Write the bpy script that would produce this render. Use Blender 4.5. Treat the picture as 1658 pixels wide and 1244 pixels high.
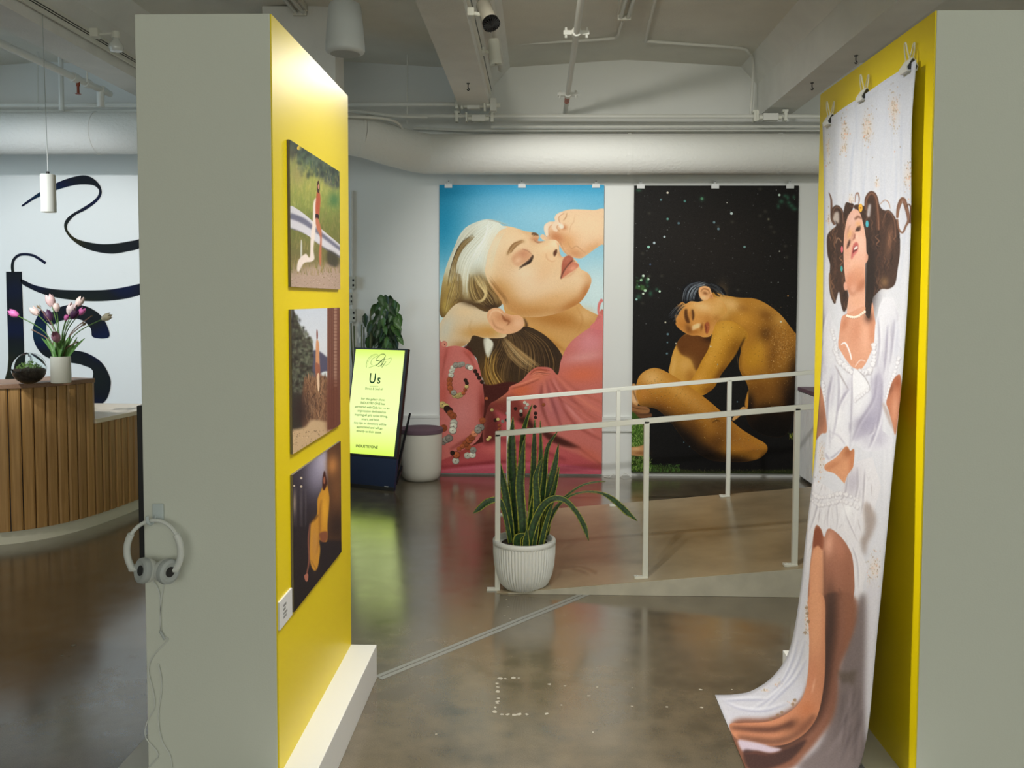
import bpy, bmesh, math, random, numpy as np
from mathutils import Vector, Matrix, Euler
for o in list(bpy.data.objects): bpy.data.objects.remove(o)
SC = bpy.context.scene; COL = SC.collection
# ---------------------------------------------------------------- camera (image taken as 1658 x 1244)
W, H, F, CX, CY = 1658, 1244, 1430.13, 835.56, 559.63
PIT, YAW, ROL = .0515, -.0257, .0034
EYE = np.array([0, 0, 1.5])
_r0 = np.array([math.cos(YAW), -math.sin(YAW), 0]); _f0 = np.array([math.sin(YAW), math.cos(YAW), 0]); _z = np.array([0, 0, 1.])
FW = _f0*math.cos(PIT)-_z*math.sin(PIT); _up = _f0*math.sin(PIT)+_z*math.cos(PIT)
RT = _r0*math.cos(ROL)+_up*math.sin(ROL); UP = -_r0*math.sin(ROL)+_up*math.cos(ROL)
cam = bpy.data.cameras.new('camera'); camo = bpy.data.objects.new('camera', cam); COL.objects.link(camo)
cam.sensor_width = 36; cam.lens = F/W*36; cam.shift_x = (W/2-CX)/W; cam.shift_y = (CY-H/2)/W; cam.clip_start = .05
M = Matrix.Identity(4)
for i in range(3): M[i][0], M[i][1], M[i][2], M[i][3] = RT[i], UP[i], -FW[i], EYE[i]
camo.matrix_world = M; SC.camera = camo
def ray(x, y): return FW+RT*(x-CX)/F-UP*(y-CY)/F
def atY(x, y, Y): d = ray(x, y); return Vector(EYE+d*Y/d[1])          # point seen at a photo pixel, at depth Y ...
def atZ(x, y, Z=0): d = ray(x, y); return Vector(EYE+d*(Z-1.5)/d[2])  # ... at height Z
def atX(x, y, X): d = ray(x, y); return Vector(EYE+d*X/d[0])
def proj(P):
    d = np.asarray(P, float)-EYE; k = F/(d@FW)
    return CX+(d@RT)*k, CY-(d@UP)*k
# ---------------------------------------------------------------- world, lights, exposure
SC.view_settings.view_transform = 'Standard'; SC.view_settings.look = 'None'
SC.view_settings.exposure = 0; SC.view_settings.gamma = 1; SC.view_settings.use_curve_mapping = False
wd = bpy.data.worlds.new('world'); SC.world = wd; wd.use_nodes = True
wd.node_tree.nodes['Background'].inputs[0].default_value = (.8, .9, 1, 1); wd.node_tree.nodes['Background'].inputs[1].default_value = .3
def aim(o, t): o.rotation_euler = (Vector(t)-o.location).to_track_quat('-Z', 'Y').to_euler()
def area(name, loc, to, sx, sy, e, col):
    l = bpy.data.lights.new(name, 'AREA'); l.shape = 'RECTANGLE'; l.size, l.size_y, l.energy, l.color = sx, sy, e, col
    o = bpy.data.objects.new(name, l); COL.objects.link(o); o.location = loc; aim(o, to); return o
def spot(name, loc, to, e, deg, col=(1, .96, .86), blend=.5, r=.04):
    l = bpy.data.lights.new(name, 'SPOT'); l.energy, l.color, l.spot_size, l.spot_blend, l.shadow_soft_size = e, col, math.radians(deg), blend, r
    o = bpy.data.objects.new(name, l); COL.objects.link(o); o.location = loc; aim(o, to); return o
w_ = area('window_light', (-7.3, 4.4, 2.0), (-4.6, 7.5, 1.7), 3.4, 2.2, 30, (.60, .82, 1)); w_.data.spread = math.radians(80)
area('office_light', (.6, -4.6, 2.1), (.4, 7, 1.4), 8, 2.2, 140, (.97, 1, .90))
area('side_light', (5.3, 2.5, 2.2), (0, 5, 1.6), 4, 1.6, 40, (.94, 1, .96))
spot('poster_spot_a', (-.12, 4.75, 2.88), (.42, 7.5, 1.0), 150, 80, (1, .995, .96), .7)
spot('poster_spot_b', (-.27, 2.40, 2.93), (1.45, 7.5, .95), 255, 62, (1, .995, .96), 1)
spot('soffit_spot', (-.25, 3.4, 2.93), (.9, 7.5, 3.0), 50, 50, (1, .95, .80), 1)
spot('panel_spot', (-.25, 5.55, 2.93), (-.74, 2.9, 1.3), 48, 54, (1, .97, .90), .8, .08)
spot('panel_fill', (.42, 3.1, 2.96), (-.74, 2.92, .9), 112, 80, (1, .98, .92), 1)  # added fill without a fixture, raises the diffuse light on the yellow panel
spot('cloth_spot', (-.34, 2.72, 2.95), (1.0, 2.85, .2), 235, 82, (1, .98, .93), 1)
spot('mural_spot', (-3.2, 3.4, 2.90), (-3.9, 7.5, .9), 420, 53, (.95, .97, 1), .6)
spot('desk_fill', (-2.75, 2.6, 2.95), (-3.15, 5.3, .55), 75, 40, (1, .97, .88), .9)  # added unseen fill, lifts the slatted front of the desk
spot('aisle_spot', (.15, 2.7, 3.02), (.12, 2.85, 0), 92, 78, (1, .99, .95), .8)
spot('plant_fill', (.3, 2.3, 3.0), (-.07, 4.4, .35), 22, 42, (1, .98, .92), 1)  # added unseen fill that brightens the front of the plant pot
import numpy as np, math, random
# ---------------------------------------------------------------- print painter
def crom(pts, closed=True, n=6):
    p = np.asarray(pts, float); m = len(p)
    if m < 3: return p
    out = []
    rng = range(m if closed else m-1)
    for i in rng:
        if closed: a, b, c, d = p[i-1], p[i], p[(i+1) % m], p[(i+2) % m]
        else: a, b, c, d = p[max(i-1, 0)], p[i], p[i+1], p[min(i+2, m-1)]
        for k in range(n):
            t = k/n
            out.append(.5*((2*b)+(c-a)*t+(2*a-5*b+4*c-d)*t*t+(3*b-a-3*c+d)*t**3))
    if not closed: out.append(p[-1])
    return np.array(out)
def box1(a, r, ax):
    if r < 1: return a
    pad = [(0, 0), (0, 0)]; pad[ax] = (r+1, r)
    c = np.cumsum(np.pad(a, pad, mode='edge'), axis=ax, dtype=np.float64)
    n = a.shape[ax]
    if ax == 0: return ((c[2*r+1:2*r+1+n]-c[:n])/(2*r+1)).astype(np.float32)
    return ((c[:, 2*r+1:2*r+1+n]-c[:, :n])/(2*r+1)).astype(np.float32)
def gblur(a, s):
    r = int(round(s*0.95))
    if r < 1: return a
    for _ in range(3): a = box1(box1(a, r, 0), r, 1)
    return a
class Canvas:
    def __init__(s, x0, y0, x1, y1, S, seed=1):
        s.x0, s.y0, s.S = x0, y0, S
        s.w, s.h = int((x1-x0)*S), int((y1-y0)*S)
        s.a = np.zeros((s.h, s.w, 3), np.float32); s.clip = None
        s.rnd = random.Random(seed); s.o = (0, 0, 1)
    def crop(s, ox, oy, k): s.o = (ox, oy, k); return s       # pen units: a magnified window
    def P(s, pts):
        p = np.asarray(pts, float); ox, oy, k = s.o
        return np.stack([(ox+p[:, 0]/k-s.x0)*s.S, (oy+p[:, 1]/k-s.y0)*s.S], 1)
    def raster(s, q, pad=0):
        x0 = max(0, int(q[:, 0].min())-pad-1); x1 = min(s.w, int(q[:, 0].max())+pad+2)
        y0 = max(0, int(q[:, 1].min())-pad-1); y1 = min(s.h, int(q[:, 1].max())+pad+2)
        if x1 <= x0 or y1 <= y0: return None
        w, h = x1-x0, y1-y0; m = np.zeros((h, w+2), np.float32)
        X, Y = q[:, 0]-x0, q[:, 1]-y0; X2, Y2 = np.roll(X, -1), np.roll(Y, -1)
        dy = np.where(Y2 == Y, 1e-9, Y2-Y)
        for r in range(max(0, int(Y.min())), min(h, int(Y.max())+1)):
            for sy in (.25, .75):
                yy = r+sy; c = (Y <= yy) != (Y2 <= yy)
                if not c.any(): continue
                xs = np.clip(np.sort(X[c]+(yy-Y[c])*(X2[c]-X[c])/dy[c]), 0, w)
                for k in range(0, len(xs)-1, 2):
                    a, b = xs[k], xs[k+1]; ia, ib = int(a), int(b)
                    if ia == ib: m[r, ia] += (b-a)*.5
                    else:
                        m[r, ia] += (ia+1-a)*.5; m[r, ia+1:ib] += .5; m[r, ib] += (b-ib)*.5
        return (x0, y0, x1, y1), m[:, :w]
    def put(s, box, m, col, alpha):
        x0, y0, x1, y1 = box
        if s.clip is not None: m = m*s.clip[y0:y1, x0:x1]
        m = (m*alpha)[..., None]
        t = s.a[y0:y1, x0:x1]
        if callable(col):
            yy, xx = np.mgrid[y0:y1, x0:x1]; c = col(xx/s.S+s.x0, yy/s.S+s.y0)
        else: c = np.array(col, np.float32)
        t += (c-t)*m
    def px(s, v): return v*s.S/s.o[2]
    def fill(s, pts, col, alpha=1, blur=0, smooth=True):
        q = s.P(pts)
        if smooth: q = crom(q)
        b = s.px(blur); r = s.raster(q, int(3*b)+2)
        if r is None: return
        box, m = r
        s.put(box, gblur(m, b) if b else m, col, alpha)
    def mask(s, pts, blur=0, smooth=True):
        q = s.P(pts)
        if smooth: q = crom(q)
        b = s.px(blur); full = np.zeros((s.h, s.w), np.float32); r = s.raster(q, int(3*b)+2)
        if r:
            (x0, y0, x1, y1), m = r; full[y0:y1, x0:x1] = gblur(m, b) if b else m
        return full
    def stroke(s, pts, w, col, alpha=1, blur=0, n=6):
        q = crom(s.P(pts), False, n); ws = np.atleast_1d(np.asarray(w, float))
        if len(ws) == 1: ws = np.array([ws[0], ws[0]])
        t = np.linspace(0, len(ws)-1, len(q)); wd = np.interp(t, range(len(ws)), ws)*s.S/s.o[2]/2
        d = np.gradient(q, axis=0); L = np.hypot(d[:, 0], d[:, 1])+1e-9
        nx, ny = -d[:, 1]/L, d[:, 0]/L; nn = np.stack([nx, ny], 1)*wd[:, None]
        poly = np.concatenate([q+nn, (q-nn)[::-1]]); b = s.px(blur)
        r = s.raster(poly, int(3*b)+2)
        if r is None: return
        box, m = r; m = np.minimum(m, 1)
        s.put(box, gblur(m, b) if b else m, col, alpha)
    def blob(s, cx, cy, rx, ry, col, alpha=1, ang=0, p=2):
        (c,) = s.P([(cx, cy)]); rx, ry = s.px(rx), s.px(ry); R = 2.2*max(rx, ry)
        x0, x1 = max(0, int(c[0]-R)), min(s.w, int(c[0]+R)+1); y0, y1 = max(0, int(c[1]-R)), min(s.h, int(c[1]+R)+1)
        if x1 <= x0 or y1 <= y0: return
        yy, xx = np.mgrid[y0:y1, x0:x1].astype(np.float32); dx, dy = xx-c[0], yy-c[1]
        ca, sa = math.cos(math.radians(ang)), math.sin(math.radians(ang))
        u, v = (dx*ca+dy*sa)/rx, (-dx*sa+dy*ca)/ry
        s.put((x0, y0, x1, y1), np.exp(-(u*u+v*v)**(p/2)), col, alpha)
    def dot(s, cx, cy, r, col, alpha=1, ry=None):
        ry = ry or r
        s.fill([(cx+r*math.cos(t), cy+ry*math.sin(t)) for t in np.linspace(0, 2*math.pi, 9)[:-1]], col, alpha)
    def strands(s, A, B, n, w, cols, alpha=.6, jit=6, trim=.25):
        """n hairs interpolated between guide polylines A and B (same number of points)"""
        A, B = crom(A, False, 4), crom(B, False, 4); R = s.rnd
        for _ in range(n):
            t = R.random(); q = A*(1-t)+B*t
            i0 = int(R.random()*trim*len(q)); i1 = len(q)-int(R.random()*trim*len(q))
            if i1-i0 < 3: continue
            q = q[i0:i1]+np.array([R.uniform(-jit, jit), R.uniform(-jit, jit)])
            q[-1] += (R.uniform(-jit, jit), R.uniform(-jit, jit))
            s.stroke(q[::2] if len(q) > 6 else q, [w*.3, w*R.uniform(.6, 1.3), w*.3], R.choice(cols), alpha*R.uniform(.5, 1), n=3)
    def noise(s, amp, sig, seed=3, mask=None):
        g = np.random.RandomState(seed).randn(s.h, s.w).astype(np.float32); g = gblur(g, sig*s.S) if sig else g
        g *= amp/(g.std()+1e-6)
        if mask is not None: g = g*mask
        s.a += g[..., None]
    def sample(s, X, Y):
        fx = np.clip((X-s.x0)*s.S-.5, 0, s.w-1.001); fy = np.clip((Y-s.y0)*s.S-.5, 0, s.h-1.001)
        ix, iy = fx.astype(int), fy.astype(int); tx, ty = (fx-ix)[..., None], (fy-iy)[..., None]; a = s.a
        return (a[iy, ix]*(1-tx)+a[iy, ix+1]*tx)*(1-ty)+(a[iy+1, ix]*(1-tx)+a[iy+1, ix+1]*tx)*ty
def lerp_y(stops):
    ys = [a for a, _ in stops]; cs = np.array([c for _, c in stops], float)
    return lambda X, Y: np.stack([np.interp(Y, ys, cs[:, k]) for k in range(3)], -1)
def paint_sunlit():
    c = Canvas(711, 299, 979, 769, 4, 5)
    c.crop(0, 0, 1)
    c.fill([(700, 290), (990, 290), (990, 780), (700, 780)], lerp_y([(299, (52, 150, 200)), (320, (92, 172, 214)), (380, (126, 186, 216)), (450, (166, 207, 226)), (520, (205, 224, 230))]), smooth=False)
    c.blob(715, 360, 40, 75, (14, 132, 180), .8); c.blob(718, 310, 50, 14, (12, 120, 165), .6)
    c.blob(880, 350, 70, 30, (160, 205, 228), .5); c.blob(965, 470, 30, 40, (205, 226, 234), .8)
    c.crop(700, 280, 4.976)
    # raised hand and wrist, upper right
    hand = [(1400, 308), (1300, 300), (1200, 295), (1110, 295), (1050, 310), (1000, 335), (985, 365), (988, 390), (940, 395), (905, 420), (900, 455), (912, 500), (925, 520), (890, 495), (868, 515), (900, 545), (960, 545), (1010, 560), (1040, 610), (1060, 640), (1100, 670), (1150, 685), (1200, 688), (1240, 665), (1300, 620), (1360, 580), (1400, 560)]
    c.fill(hand, (228, 196, 164)); hm = c.mask(hand, 2); c.clip = hm
    c.blob(1240, 420, 170, 90, (232, 204, 172), .9); c.blob(1090, 560, 90, 80, (214, 160, 110), .8, 40); c.blob(1000, 520, 70, 50, (188, 118, 76), .85, 30)
    c.blob(1290, 610, 110, 50, (206, 146, 96), .6, -25); c.blob(1150, 650, 70, 40, (196, 132, 88), .7, 20); c.blob(1060, 440, 26, 22, (190, 120, 80), .8)
    for f in ([(1040, 320), (1000, 350), (1005, 390), (1030, 420), (1045, 445)], [(960, 405), (925, 430), (915, 470), (925, 505)], [(1010, 405), (985, 425), (990, 450), (1010, 462)]):
        c.stroke(f, [40, 44, 40, 28], (234, 206, 184), 1, 3); c.stroke([(x+20, y+6) for x, y in f], [4, 5, 3], (170, 106, 68), .75, 2)
    c.fill([(1015, 405), (1050, 415), (1060, 440), (1040, 452), (1022, 430)], (238, 222, 208), .9, 3); c.fill([(905, 430), (925, 425), (935, 470), (925, 515), (910, 490)], (236, 216, 200), .8, 4)
    c.stroke([(1085, 325), (1075, 360), (1055, 385)], [3, 6, 3], (160, 100, 66), .8, 2); c.stroke([(1150, 330), (1140, 390), (1115, 430), (1100, 500)], [2, 4, 2], (180, 124, 84), .5, 3)
    c.stroke([(1090, 560), (1120, 610), (1160, 590), (1200, 620), (1240, 650)], [2, 5, 2], (168, 110, 70), .6, 2); c.stroke([(1030, 560), (1070, 640), (1130, 680)], [3, 5, 3], (150, 96, 64), .5, 3)
    c.clip = None
    # neck / shoulder skin under the chin
    c.fill([(600, 980), (1120, 1000), (1185, 1048), (1225, 1090), (1300, 1130), (1370, 1170), (1330, 1240), (1200, 1330), (1080, 1500), (980, 1560), (880, 1400), (760, 1300), (640, 1240)], (206, 158, 98))
    c.blob(1000, 1180, 260, 70, (168, 108, 44), .75, 8); c.blob(1230, 1150, 70, 60, (220, 180, 128), .7); c.blob(900, 1330, 190, 50, (200, 146, 70), .7, 28)
    c.stroke([(800, 1310), (950, 1360), (1090, 1450)], [10, 26, 8], (150, 92, 34), .6, 10); c.stroke([(1160, 1080), (1210, 1180), (1170, 1290)], [4, 12, 4], (176, 118, 58), .5, 6)
    # long hair falling behind the neck (crop below)
    c.crop(700, 520, 4.607)
    fall = [(290, 90), (420, 100), (540, 70), (690, 40), (800, 80), (890, 150), (960, 240), (985, 320), (945, 420), (880, 400), (740, 380), (700, 430), (640, 470), (560, 490), (560, 560), (480, 610), (400, 600), (340, 500), (390, 470), (350, 380), (330, 280), (260, 200)]
    c.fill(fall, (62, 46, 30)); fm = c.mask(fall, 3); c.clip = fm
    c.blob(440, 430, 90, 120, (160, 118, 52), .75, -20); c.blob(640, 220, 60, 150, (120, 92, 56), .6, -40); c.blob(860, 260, 80, 120, (40, 28, 20), .8)
    c.strands([(520, 90), (480, 200), (400, 320), (380, 420), (420, 560)], [(700, 60), (860, 160), (930, 300), (920, 380), (880, 420)], 150, 7, [(38, 26, 18), (92, 68, 40), (150, 116, 70), (54, 38, 24)], .55, 10)
    c.strands([(520, 130), (560, 240), (640, 330), (720, 380)], [(560, 130), (690, 230), (780, 300), (830, 340)], 60, 6, [(190, 160, 112), (150, 112, 66), (206, 184, 144)], .5, 8)
    c.strands([(400, 250), (390, 360), (420, 460), (480, 560)], [(500, 200), (470, 360), (520, 460), (560, 520)], 70, 7, [(186, 142, 66), (120, 84, 36), (206, 170, 96), (66, 46, 22)], .6, 8)
    c.clip = None
    # supporting arm: hand behind head, forearm, left edge
    c.crop(700, 280, 4.976)
    arm = [(40, 1240), (70, 1200), (120, 1110), (180, 1060), (240, 1040), (320, 1060), (400, 1110), (470, 1130), (560, 1200), (600, 1300), (560, 1330), (420, 1330), (330, 1310), (300, 1360), (240, 1400), (130, 1400), (40, 1370)]
    c.fill(arm, (220, 198, 166)); c.clip = c.mask(arm, 2)
    c.blob(110, 1260, 60, 120, (206, 204, 192), .9, 20); c.blob(330, 1290, 120, 60, (200, 150, 84), .8); c.blob(460, 1280, 110, 60, (196, 140, 66), .8); c.blob(260, 1120, 80, 40, (228, 200, 160), .8)
    c.blob(240, 1390, 90, 40, (170, 120, 70), .7); c.stroke([(330, 1320), (300, 1250), (320, 1180)], [4, 12, 4], (184, 140, 88), .5, 6)
    c.clip = None
    c.fill([(440, 1330), (490, 1370), (470, 1420), (440, 1460), (430, 1400)], (232, 232, 222), .9, 4)
    c.fill([(415, 1335), (470, 1345), (490, 1400), (450, 1490), (420, 1420)], (226, 226, 214), .8, 4)
    # face
    face = [(560, 432), (650, 438), (740, 468), (800, 478), (845, 490), (860, 520), (850, 548), (905, 548), (960, 538), (1000, 545), (1022, 575), (1022, 615), (1030, 655), (1050, 678), (1100, 664), (1140, 690), (1178, 735), (1195, 775), (1250, 805), (1280, 855), (1272, 910), (1235, 985), (1180, 1050), (1090, 1100), (980, 1140), (860, 1160), (740, 1160), (640, 1120), (540, 1030), (440, 900), (400, 790), (420, 690), (460, 600), (510, 500)]
    c.fill(face, (226, 194, 156)); fm = c.mask(face, 1.5); c.clip = fm
    c.blob(620, 560, 140, 110, (232, 204, 170), .9); c.blob(800, 880, 200, 110, (232, 204, 174), .8); c.blob(720, 800, 90, 50, (236, 214, 188), .6)
    c.blob(560, 940, 130, 90, (206, 158, 100), .85, 40); c.blob(800, 1110, 330, 70, (186, 130, 68), .85, -4); c.blob(1130, 1060, 140, 50, (176, 114, 56), .9, -30); c.blob(640, 1060, 120, 70, (190, 134, 74), .7, 30)
    c.blob(1235, 960, 40, 110, (176, 108, 58), .85, 22); c.blob(1255, 830, 40, 50, (214, 164, 118), .6); c.blob(1130, 840, 90, 50, (234, 206, 174), .6, 20); c.blob(470, 760, 50, 140, (232, 208, 172), .7, 10)
    c.blob(980, 1020, 190, 60, (214, 164, 108), .6, -12); c.blob(930, 660, 70, 60, (232, 194, 154), .7); c.blob(985, 570, 36, 30, (244, 218, 190), .8); c.blob(940, 600, 30, 80, (240, 212, 178), .6, 70)
    c.blob(830, 520, 40, 46, (196, 140, 102), .7, 20); c.blob(845, 540, 46, 14, (190, 128, 92), .8, 10); c.blob(1040, 650, 26, 30, (196, 136, 100), .7, 40); c.blob(1085, 790, 60, 60, (220, 176, 138), .4)
    c.blob(760, 480, 60, 20, (212, 168, 122), .6, 15); c.blob(650, 700, 70, 110, (216, 174, 134), .5, 30); c.blob(900, 800, 60, 110, (224, 182, 140), .5, 30)
    # near eye
    lid = [(640, 690), (680, 640), (735, 615), (775, 635), (800, 665), (790, 695), (740, 730), (690, 750), (660, 735)]
    c.fill(lid, (206, 150, 116), .8, 8); c.blob(735, 655, 46, 30, (196, 136, 104), .7, -30); c.blob(690, 705, 30, 22, (226, 186, 152), .9, -40)
    c.fill([(700, 765), (735, 735), (780, 700), (808, 660), (812, 690), (790, 725), (750, 748)], (70, 48, 36), .9, 3); c.fill([(735, 745), (780, 715), (800, 690), (790, 725)], (40, 28, 22), .9, 2)
    for k in range(16):
        t = k/15; x, y = 705+105*t, 760-95*t; c.stroke([(x, y), (x+6, y+12), (x+2-14*(1-t), y+22)], [5, 3, 1], (58, 40, 32), .6)
    c.stroke([(725, 615), (770, 630), (800, 658)], [3, 6, 3], (150, 92, 66), .7, 2)
    # near brow
    c.fill([(605, 670), (600, 640), (640, 590), (690, 548), (735, 540), (745, 560), (700, 575), (650, 610), (620, 650)], (176, 132, 88), .55, 8)
    c.strands([(600, 665), (620, 610), (660, 565), (735, 542)], [(640, 640), (660, 610), (690, 580), (740, 560)], 70, 4, [(128, 92, 58), (150, 112, 74), (180, 142, 98)], .7, 5)
    # far brow / eye
    c.fill([(800, 490), (815, 475), (845, 480), (860, 505), (835, 505)], (104, 74, 50), .8, 4); c.strands([(795, 500), (815, 480), (845, 478)], [(815, 515), (830, 500), (862, 508)], 22, 4, [(80, 56, 40), (120, 86, 58)], .7, 3)
    c.stroke([(820, 545), (850, 562), (890, 555)], [3, 9, 3], (140, 88, 64), .8, 3)
    # nose
    c.fill([(975, 660), (978, 635), (1000, 615), (1006, 630), (1000, 655), (985, 675)], (74, 38, 24), .9, 3); c.stroke([(915, 650), (925, 690), (965, 715), (990, 705)], [3, 8, 4], (190, 134, 94), .7, 4); c.blob(960, 690, 30, 24, (238, 200, 164), .7)
    c.stroke([(1000, 560), (1020, 590), (1020, 620)], [6, 12, 5], (206, 150, 112), .6, 4)
    # mouth
    c.fill([(1035, 850), (1040, 790), (1045, 730), (1062, 685), (1100, 664), (1138, 690), (1120, 720), (1080, 760), (1055, 800)], (168, 92, 72), 1, 2)
    c.fill([(1035, 855), (1055, 800), (1085, 760), (1125, 715), (1175, 735), (1178, 755), (1140, 785), (1095, 815), (1060, 840)], (198, 122, 98), 1, 2)
    c.blob(1130, 770, 30, 20, (226, 160, 134), .8, -30); c.blob(1090, 700, 26, 40, (186, 112, 92), .7, 40); c.stroke([(1034, 852), (1055, 800), (1085, 755), (1125, 712), (1150, 712)], [7, 8, 7, 9, 3], (76, 36, 30), .9, 2)
    c.stroke([(1060, 845), (1110, 825), (1160, 780)], [4, 10, 4], (196, 140, 104), .6, 5)
    c.clip = None
    # hair on the head
    hair = [(440, 374), (520, 392), (565, 425), (600, 440), (540, 470), (490, 545), (450, 640), (432, 740), (424, 800), (450, 880), (500, 950), (540, 1010), (560, 1060), (500, 1100), (440, 1120), (380, 1100), (320, 1062), (240, 1042), (180, 1065), (130, 1115), (90, 1165), (60, 1130), (66, 1000), (78, 900), (92, 830), (118, 740), (150, 660), (185, 580), (215, 510), (270, 440), (350, 398)]
    c.fill(hair, lerp_y([(420, (208, 212, 202)), (440, (204, 204, 186)), (458, (168, 146, 96)), (490, (120, 92, 52)), (505, (96, 72, 42))])); hm = c.mask(hair, 2); c.clip = hm
    c.blob(430, 450, 130, 70, (226, 234, 232), .9, -20); c.blob(330, 640, 110, 150, (214, 222, 218), .9, 20); c.blob(250, 560, 30, 110, (116, 100, 64), .75, 38); c.blob(160, 800, 44, 130, (190, 178, 130), .7, 10)
    c.blob(150, 960, 60, 120, (168, 138, 70), .9, 8); c.blob(215, 900, 30, 130, (92, 68, 36), .85, -8); c.blob(110, 1080, 40, 70, (196, 172, 90), .8); c.blob(270, 880, 40, 160, (214, 208, 180), .8, -6)
    c.blob(440, 990, 80, 110, (66, 46, 28), .95, -30); c.blob(340, 960, 60, 110, (140, 112, 62), .7, -20); c.blob(400, 880, 40, 90, (120, 96, 60), .6, -20); c.blob(480, 1070, 80, 36, (60, 42, 26), .9, 20)
    W = [(238, 242, 240), (214, 218, 208), (190, 190, 172), (224, 226, 216)]; D = [(92, 72, 42), (150, 122, 74), (60, 44, 26), (196, 172, 118)]
    c.strands([(440, 378), (300, 440), (200, 580), (140, 720), (100, 900)], [(560, 430), (440, 600), (330, 720), (290, 850), (290, 1000)], 170, 5, W, .5, 8)
    c.strands([(330, 500), (260, 540), (200, 620), (150, 760), (120, 920)], [(340, 520), (270, 580), (220, 650), (190, 740), (180, 860)], 60, 5, D, .6, 5)
    c.strands([(180, 800), (150, 900), (120, 1000), (95, 1130)], [(230, 820), (240, 930), (230, 1000), (200, 1050)], 90, 5, D+[(206, 184, 112)], .6, 6)
    c.strands([(290, 820), (290, 930), (320, 1030), (400, 1080)], [(420, 820), (470, 930), (530, 1000), (540, 1070)], 110, 5, D+[(178, 150, 96)], .6, 8)
    c.strands([(330, 820), (370, 900), (420, 960), (410, 1020), (330, 1040)], [(380, 830), (430, 900), (440, 980), (390, 1040), (310, 1050)], 60, 3.5, [(226, 206, 156), (206, 180, 124)], .6, 8)
    c.strands([(450, 380), (420, 520), (340, 640), (290, 760)], [(580, 432), (500, 520), (440, 660), (420, 780)], 60, 4, [(240, 244, 244), (226, 230, 224)], .6, 8)
    c.clip = None
    c.strands([(430, 378), (500, 385), (580, 425)], [(450, 372), (540, 395), (660, 430)], 18, 2.5, [(214, 216, 206), (150, 146, 134)], .6, 6)
    # hairline softening into temple, sideburn
    c.strands([(545, 470), (500, 560), (470, 680), (450, 780)], [(610, 450), (540, 560), (500, 690), (480, 790)], 50, 3, [(226, 220, 202), (214, 190, 150)], .45, 8)
    c.strands([(450, 860), (500, 930), (560, 1000), (580, 1060)], [(470, 830), (540, 930), (600, 1010), (620, 1080)], 40, 3, [(120, 84, 48), (170, 128, 78)], .5, 8)
    c.blob(470, 640, 44, 170, (226, 216, 194), .55, 14); c.blob(500, 560, 50, 60, (230, 216, 190), .5); c.blob(540, 960, 50, 90, (176, 124, 70), .55, -35); c.blob(330, 1055, 120, 26, (70, 50, 30), .8, 14)
    # ear
    ear = [(440, 1160), (455, 1110), (500, 1088), (550, 1095), (590, 1130), (640, 1145), (700, 1150), (738, 1180), (742, 1220), (715, 1260), (660, 1290), (590, 1300), (520, 1280), (470, 1230)]
    c.fill(ear, (224, 172, 132)); c.clip = c.mask(ear, 1.5)
    c.blob(600, 1180, 60, 30, (178, 112, 72), .8, 25); c.blob(690, 1210, 44, 36, (232, 184, 148), .9); c.blob(540, 1170, 40, 40, (206, 146, 104), .8)
    c.stroke([(560, 1130), (580, 1180), (620, 1200), (600, 1230)], [8, 18, 12, 6], (140, 82, 50), .85, 4); c.stroke([(460, 1170), (480, 1120), (530, 1110), (580, 1150)], [6, 14, 8], (236, 194, 158), .8, 3); c.stroke([(480, 1180), (510, 1240), (580, 1270)], [6, 14, 6], (176, 114, 76), .6, 5)
    c.clip = None
    c.stroke([(738, 1170), (760, 1230), (730, 1270)], [6, 22, 10], (54, 34, 22), .8, 5)
    # blouse
    c.crop(700, 520, 4.607)
    pink, lite, deep, coral = (198, 112, 106), (212, 134, 132), (128, 52, 46), (208, 112, 84)
    c.fill([(230, 200), (330, 300), (390, 470), (560, 455), (640, 470), (600, 560), (560, 700), (520, 1000), (300, 1120), (60, 1120), (60, 700)], (72, 30, 26), 1, 4)
    right = [(1290, -20), (1190, 40), (1100, 100), (1030, 160), (985, 230), (955, 310), (935, 400), (880, 350), (780, 345), (720, 385), (660, 450), (580, 490), (560, 530), (480, 590), (430, 620), (400, 700), (380, 900), (500, 1140), (1290, 1140)]
    c.fill(right, pink); c.clip = c.mask(right, 1)
    c.blob(1180, 160, 130, 110, (214, 140, 150), .9, -30); c.blob(1130, 270, 150, 40, (216, 152, 152), .8, -10); c.blob(1120, 400, 170, 70, (212, 110, 82), .9, -4); c.blob(1240, 60, 60, 60, (204, 112, 122), .8)
    c.blob(1170, 640, 130, 120, (206, 118, 106), .8, 30); c.blob(900, 640, 120, 110, (186, 108, 112), .9, 50); c.blob(660, 520, 110, 60, (208, 106, 70), .9, -15); c.blob(520, 590, 60, 30, (216, 160, 118), .9); c.blob(780, 420, 80, 40, (210, 120, 92), .8)
    for p, w, col, al in (([(880, 430), (940, 560), (1010, 700), (1100, 800), (1290, 900)], [6, 16, 14, 8], deep, .7), ([(850, 440), (880, 560), (930, 700), (960, 790)], [6, 18, 10], (120, 56, 56), .7), ([(820, 470), (810, 580), (830, 680), (880, 800)], [6, 18, 16, 6], (110, 46, 40), .8), ([(920, 420), (1010, 540), (1120, 660), (1270, 780)], [4, 14, 8], (150, 70, 58), .7), ([(940, 400), (1060, 500), (1200, 580), (1290, 620)], [4, 12, 6], (160, 78, 62), .6), ([(900, 430), (980, 580), (1080, 720), (1200, 830)], [8, 22, 10], (222, 150, 150), .7), ([(930, 415), (1040, 530), (1160, 620), (1280, 690)], [8, 20, 8], (222, 136, 116), .7), ([(835, 450), (850, 560), (890, 680)], [6, 16, 6], (222, 140, 120), .7), ([(760, 440), (770, 520), (750, 620)], [4, 14, 6], (206, 110, 92), .7)):
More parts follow.
